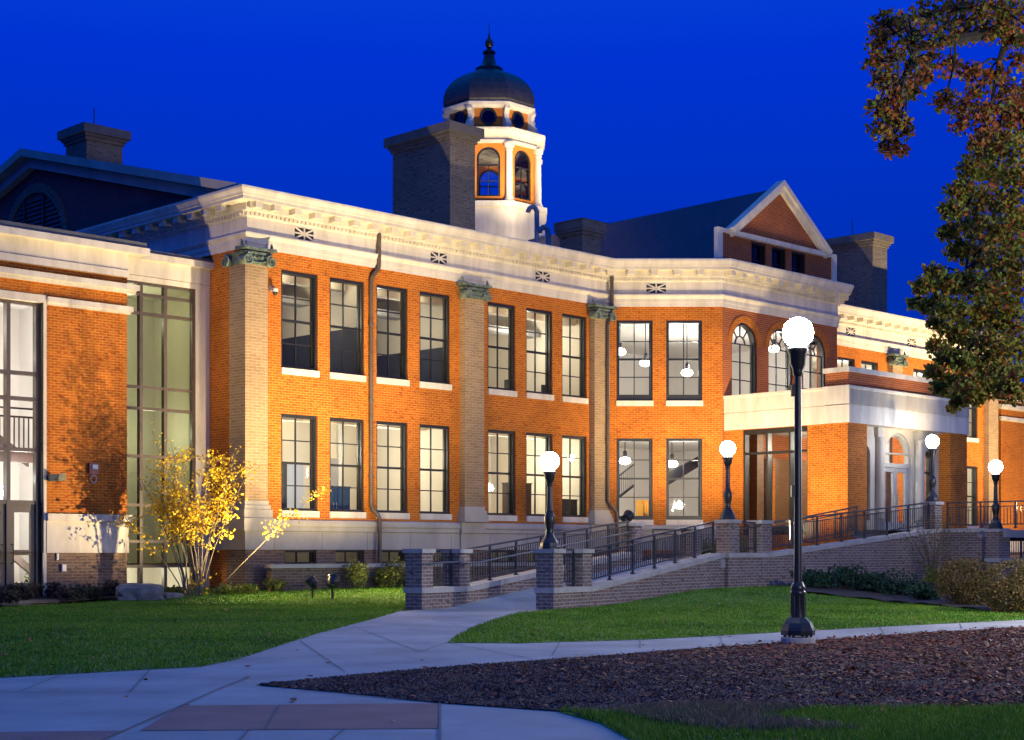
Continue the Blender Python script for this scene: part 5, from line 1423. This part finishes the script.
o = tufts(sampler(mulch, lambda x, y: 1 if x < 9 else .12), 150000, 'chips', 'mulch', H0, .020, .034, 2.2, zoff=.006); tag(o, 'dark wood mulch between the two walks', 'mulch', kind='stuff')
near = [g(*p) for p in ((557, 712), (600, 716), (700, 711), (860, 712), (1024, 710), (1300, 706), (1400, 770), (640, 762), (632, 742), (600, 724))]
patch('lawn', near, H0, 'grassbed', .006, .3)
def nearw(x, y):
    q = math.sin(x*2.1+1)*.5+math.sin(y*5+x)*.3; return .95 if q > -.25 else .35
o = tufts(sampler(near, nearw), 38000, 'blade', 'grass', H0, .06, .014, .9, zoff=.015); tag(o, 'rough green grass at the bottom right', 'grass', kind='stuff')
drp = [g(*p) for p in ((610, 716), (700, 708), (800, 712), (760, 722), (860, 735), (720, 736), (650, 724))]
o = tufts(sampler(drp), 9000, 'drygrass', 'dry_grass', H0, .07, .02, 1.1, zoff=.015); tag(o, 'patch of dry tan grass at the edge of the mulch', 'grass', kind='stuff')
# leaf litter
v, f, rn = [], [], []
def lw(x, y):
    return max(.06, min(1, (x+.5)/6))*(1 if y > 16 else .45)
fn = sampler(mulch, lw)
for k in range(13000):
    x, y = fn(); leaf(v, f, rn, (x, y, random.uniform(.015, .05)), .07, random.random(), flat=.8)
for poly, n, H in ((LAWN_R, 420, HR), (LAWN_L, 600, HL), (near, 120, H0)):
    fn = sampler(poly)
    for k in range(n):
        x, y = fn(); leaf(v, f, rn, (x, y, H(x, y)+.04), .07, random.random(), flat=.9)
for x, y in ((296, 651), (302, 700), (490, 670), (290, 704), (395, 724), (190, 706), (332, 664), (152, 680), (580, 643), (735, 637), (240, 668), (420, 662), (120, 700), (224, 714), (285, 689), (350, 612), (500, 601), (640, 646), (820, 632), (250, 678), (275, 684), (300, 682), (60, 690)):
    X, Y = g(x, y)
    for _ in range(1): leaf(v, f, rn, (X+random.uniform(-.06, .06), Y+random.uniform(-.1, .1), .025), .085, random.random(), flat=.9)
o = raw('leaf_litter', v, f, rn, 'redleaf'); tag(o, 'red and brown oak leaves strewn over mulch, lawns and walks', 'leaves', kind='stuff')

# ---- a few things standing inside the rooms
def office_chair(u, y, z, label, s=1.):
    p = W(u, -y, z); t = thing('office_chair', label, 'chair', tuple(p), random.uniform(0, 6), 'office chairs seen through the windows')
    b = MB(); b.box(-.25, .25, -.25, .25, .44, .52); b.build('seat', 'darkwall', t)
    b = MB(); b.box(-.23, .23, .22, .28, .6, 1.1); b.build('backrest', 'darkwall', t)
    b = MB(); b.tube([(0, 0, .08), (0, 0, .45)], .03, 8)
    for k in range(5): a = 2*PI*k/5; b.tube([(0, 0, .1), (.3*math.cos(a), .3*math.sin(a), .04)], .025, 6)
    b.tube([(0, .24, .5), (0, .26, .7)], .025, 6); b.build('frame', 'frame', t)
office_chair(11.7, 1.0, 6.06, 'dark office chair inside the middle upper window right of the pilaster')
office_chair(13.5, 1.1, 6.06, 'dark office chair inside the last upper window before the canted bay')
def cabinet(u, y, z, w, d, h, mat, label, cat='cabinet', name='cabinet'):
    p = W(u, -y, z); t = thing(name, label, cat, tuple(p), R(45))
    b = MB(); b.box(-w/2, w/2, -d/2, d/2, .05, h-.04); b.box(-w/2+.04, w/2-.04, -d/2+.04, d/2-.04, 0, .05); b.build('carcass', mat, t)
    b = MB(); b.box(-w/2-.02, w/2+.02, -d/2-.02, d/2+.02, h-.04, h); b.build('top', mat, t)
    for k in (-1, 1):
        b = MB(); b.box(-w/2+.02 if k < 0 else .01, -.01 if k < 0 else w/2-.02, -d/2-.02, -d/2, .08, h-.08); dd = b.build('door', mat, t)
        b = MB(); b.box(k*.06-.01, k*.06+.01, -d/2-.04, -d/2-.02, h*.45, h*.6); b.build('handle', 'greybox', dd)
cabinet(1.6, .95, 2.06, .7, .4, 1.9, 'darkwall', 'dark cabinet inside the lower window next to the corner pilaster')
M['bluefab'] = mat_plain('blue_fabric', (.02, .06, .16), (.03, .08, .2), rough=.8)
cabinet(3.6, .8, 2.06, 1.2, .4, 1.25, 'bluefab', 'blue low cabinet inside the second lower window from the corner')
cabinet(9.7, 1.0, 2.06, .8, .5, 1.35, 'cardboard', 'tan storage cabinet inside the lower window right of the second pilaster')
cabinet(11.7, .9, 2.06, 1.0, .4, 1.6, 'darkwall', 'dark tall cabinet inside the lower window behind the low pier lamp')
cabinet(14.0, .9, 2.06, 1.0, .4, 1.1, 'darkwall', 'dark low cabinet inside the last lower window before the canted bay')
cabinet(18.6, .6, 2.06, .9, .35, 1.15, 'wood', 'brown cabinet inside the right lower canted window under the stair')
cabinet(17.9, .6, 2.06, .3, .35, 1.15, 'orangebox', 'narrow orange cabinet beside the brown one under the lobby stair')
# ================================================================== LIGHT
WARM = (1.0, .76, .40)
def spot(name, p, tgt, energy, size=95, blend=.8, col=WARM, r=.12):
    d = bpy.data.lights.new(name, 'SPOT'); d.energy = energy*3.0; d.color = col; d.spot_size = R(size); d.spot_blend = blend; d.shadow_soft_size = r
    o = bpy.data.objects.new(name, d); COL.objects.link(o); o.location = p
    o.rotation_euler = (Vector(tgt)-Vector(p)).to_track_quat('-Z', 'Y').to_euler()
    return o
# the two lawn fixtures and the ledge one
spot('flood_lamp', sA, W(-3.9, -1.43, 4.6), 1150, 78, .8, r=.05)
spot('flood_lamp', sB, W(5.0, 0, 9.6), 1200, 95, .9)
spot('flood_lamp', sC, W(18.5, 2.6, 8.5), 420, 110, .9)
# floods set low in the grounds along the building
for u, v, z, e, tu in ((1.4, 8.0, .5, 3200, 1.4), (7.6, 7.6, .5, 9600, 7.6), (11.6, 7.4, .9, 3600, 11.6), (14.8, 8.4, 1.7, 2000, 16.)):
    spot('flood_lamp', W(u, v, z), W(tu, 0, 9.6), e, 92, 1.0)
# added warm fill spots over the grass, no fixture of their own
for u, v, e in ((2.6, 1.8, 420), (-1.2, 1.2, 260), (5.2, 2.6, 260)): spot('grass_fill', W(u, v, 2.4), W(u+.2, v+2.6, .2), e, 140, 1.)
# unseen floods outside the picture: added fill at right, one left across the lawn
spot('offframe_flood', (17., 30., 6.), W(7.0, 0, 7.6), 2600, 34, .9, r=.2)
spot('offframe_flood', (-17., 33., .6), W(-1.0, -.5, 9.6), 1500, 46, .9, r=.12)
# right wing and porch: floods added without fixtures
for u, v, z, e, tu, tv, tz in ((32, 7.0, 2.3, 3400, 33, 0, 9.8), (38.5, 7.0, 2.3, 3400, 39, 0, 9.6), (45, 6.0, 2.2, 1600, 46, -1.4, 6), (14.9, 7.8, 1.4, 900, 18.3, 5.8, 6.4)):
    spot('flood_lamp', W(u, v, z), W(tu, tv, tz), e, 100, 1.0)
# unseen lamps added outside the picture on the right as fill
d = bpy.data.lights.new('fill_lamp', 'POINT'); d.energy = 3400; d.color = (1, .97, .93); d.shadow_soft_size = .23
o = bpy.data.objects.new('fill_lamp', d); COL.objects.link(o); o.location = (14.2, 29.5, 4.5)
spot('fill_lamp', (10.4, 12.6, 4.3), (6.8, 18.5, 6.4), 700, 100, 1.0, (1, .95, .86), .2)  # added spot to bring up the oak leaves
o = o.copy(); o.data = d.copy(); o.data.energy = 800; COL.objects.link(o); o.location = (9.2, 11.6, 4.2)  # added point lamp to brighten the near grass
spot('flood_lamp', W(21.7, 12.5, 2.6), W(21.7, 2.8, 9.6), 800, 46, 1.)  # added flood with no fixture, lifts the pavilion wall
spot('flood_lamp', W(21.7, 6.4, 7.0), W(21.7, 2.8, 9.0), 130, 140, 1.)  # added close flood on the arched windows, no fixture
# roof floods round the cupola
for a, e in ((-1.95, 420), (-.95, 330), (-2.9, 300), (.0, 300)):
    x, y = CU[0]+5.6*math.cos(a), CU[1]+5.6*math.sin(a)
    spot('roof_flood', W(x, -y, 14.9), W(CU[0], -CU[1], 18.5), e*.8, 62, 1., (1., .8, .5))
for u, y, e in ((18.2, 4.0, 1500), (24.8, 4.0, 1100), (21.5, 3.6, 600)): spot('roof_flood', W(u, -y, 13.6), W(CU[0], -CU[1], 20.0), e, 34, .8, (1., .8, .5))
spot('roof_flood', W(20.0, -7.4, 14.0), W(CU[0], -CU[1], 15.6), 150, 85, .9, (1., .8, .5))
# lamps inside the rooms
def pt(u, y, z, e, col=(1., .91, .72), r=.15):
    d = bpy.data.lights.new('room_lamp', 'POINT'); d.energy = e; d.color = col; d.shadow_soft_size = r
    o = bpy.data.objects.new('room_lamp', d); COL.objects.link(o); o.location = W(u, -y, z)
for pts, z1, (e, drop) in LIGHTS:
    x0, x1 = min(q[0] for q in pts), max(q[0] for q in pts); n = max(1, round((x1-x0)/4))
    for k in range(n): pt(x0+(x1-x0)*(k+.5)/n, 2.4, z1-drop, e)
for z1, e in LOBBY:
    for x, y in ((17.0, 2.5), (19.6, -.6), (21.8, 2.0), (24.2, -.6)): pt(x, y, z1-1.7, e, (1., .94, .84))
for x, y in ((20.6, -6.2), (23.4, -5.0)): pt(x, y, 5.1, 260, (1., .9, .72))
for q in ROOMPTS: pt(q[0], q[1], q[2], q[3], q[4])
# dusk sun: already down, only a trace of light from the left rear
d = bpy.data.lights.new('sun', 'SUN'); d.energy = .02; d.angle = R(12); d.color = (1, .9, .8)
o = bpy.data.objects.new('sun', d); COL.objects.link(o); o.rotation_euler = (R(86), 0, R(-150))

# ---- sky
w = bpy.data.worlds.new('World'); SC.world = w; w.use_nodes = True
nt = w.node_tree; nt.nodes.clear()
out = nt.nodes.new('ShaderNodeOutputWorld'); bg = nt.nodes.new('ShaderNodeBackground')
sky = nt.nodes.new('ShaderNodeTexSky'); sky.sky_type = 'NISHITA'; sky.sun_disc = False
sky.sun_elevation = R(2.0); sky.sun_rotation = R(150); sky.ozone_density = 8; sky.air_density = 1.0; sky.dust_density = .2
# blue-hour colour by height: deep blue low down, paler towards the zenith, modulated by the physical sky
bw = nt.nodes.new('ShaderNodeRGBToBW'); L(nt, sky.outputs[0], bw.inputs[0])
mr = nt.nodes.new('ShaderNodeMapRange'); mr.inputs[1].default_value = 0; mr.inputs[2].default_value = 6; mr.inputs[3].default_value = .97; mr.inputs[4].default_value = 1.04
L(nt, bw.outputs[0], mr.inputs[0])
tc = nt.nodes.new('ShaderNodeTexCoord'); sx = nt.nodes.new('ShaderNodeSeparateXYZ'); L(nt, tc.outputs['Generated'], sx.inputs[0])
cr = ramp(nt, [(.0, (.0, .26, 3.6)), (.16, (.0, .30, 4.5)), (.30, (.0, .345, 6.6)), (.42, (.05, .8, 7.4)), (.8, (.10, 1.9, 8.2))])
L(nt, sx.outputs['Z'], cr.inputs[0])
mx = nt.nodes.new('ShaderNodeMix'); mx.data_type = 'RGBA'; mx.blend_type = 'MULTIPLY'; mx.inputs[0].default_value = 1
L(nt, cr.outputs[0], mx.inputs[6])
L(nt, mr.outputs[0], mx.inputs[7]); L(nt, mx.outputs[2], bg.inputs[0]); bg.inputs[1].default_value = .1
L(nt, bg.outputs[0], out.inputs[0])

# ---- camera
cam = bpy.data.cameras.new('camera'); co = bpy.data.objects.new('camera', cam); COL.objects.link(co)
co.location = (0, 0, HC); co.rotation_euler = (R(90), 0, 0)
cam.sensor_width = 36; cam.lens = F_PX/1024*36; cam.shift_y = (HY-370)/1024; cam.clip_end = 3000; cam.clip_start = .1
SC.camera = co
SC.view_settings.view_transform = 'Standard'; SC.view_settings.look = 'None'; SC.view_settings.exposure = 0; SC.view_settings.gamma = 1
SC.cycles.use_denoising = True
SC.cycles.sample_clamp_indirect = 4; SC.cycles.max_bounces = 6; SC.cycles.transparent_max_bounces = 12
SC.cycles.caustics_reflective = False; SC.cycles.caustics_refractive = False
SC.cycles.use_light_tree = True
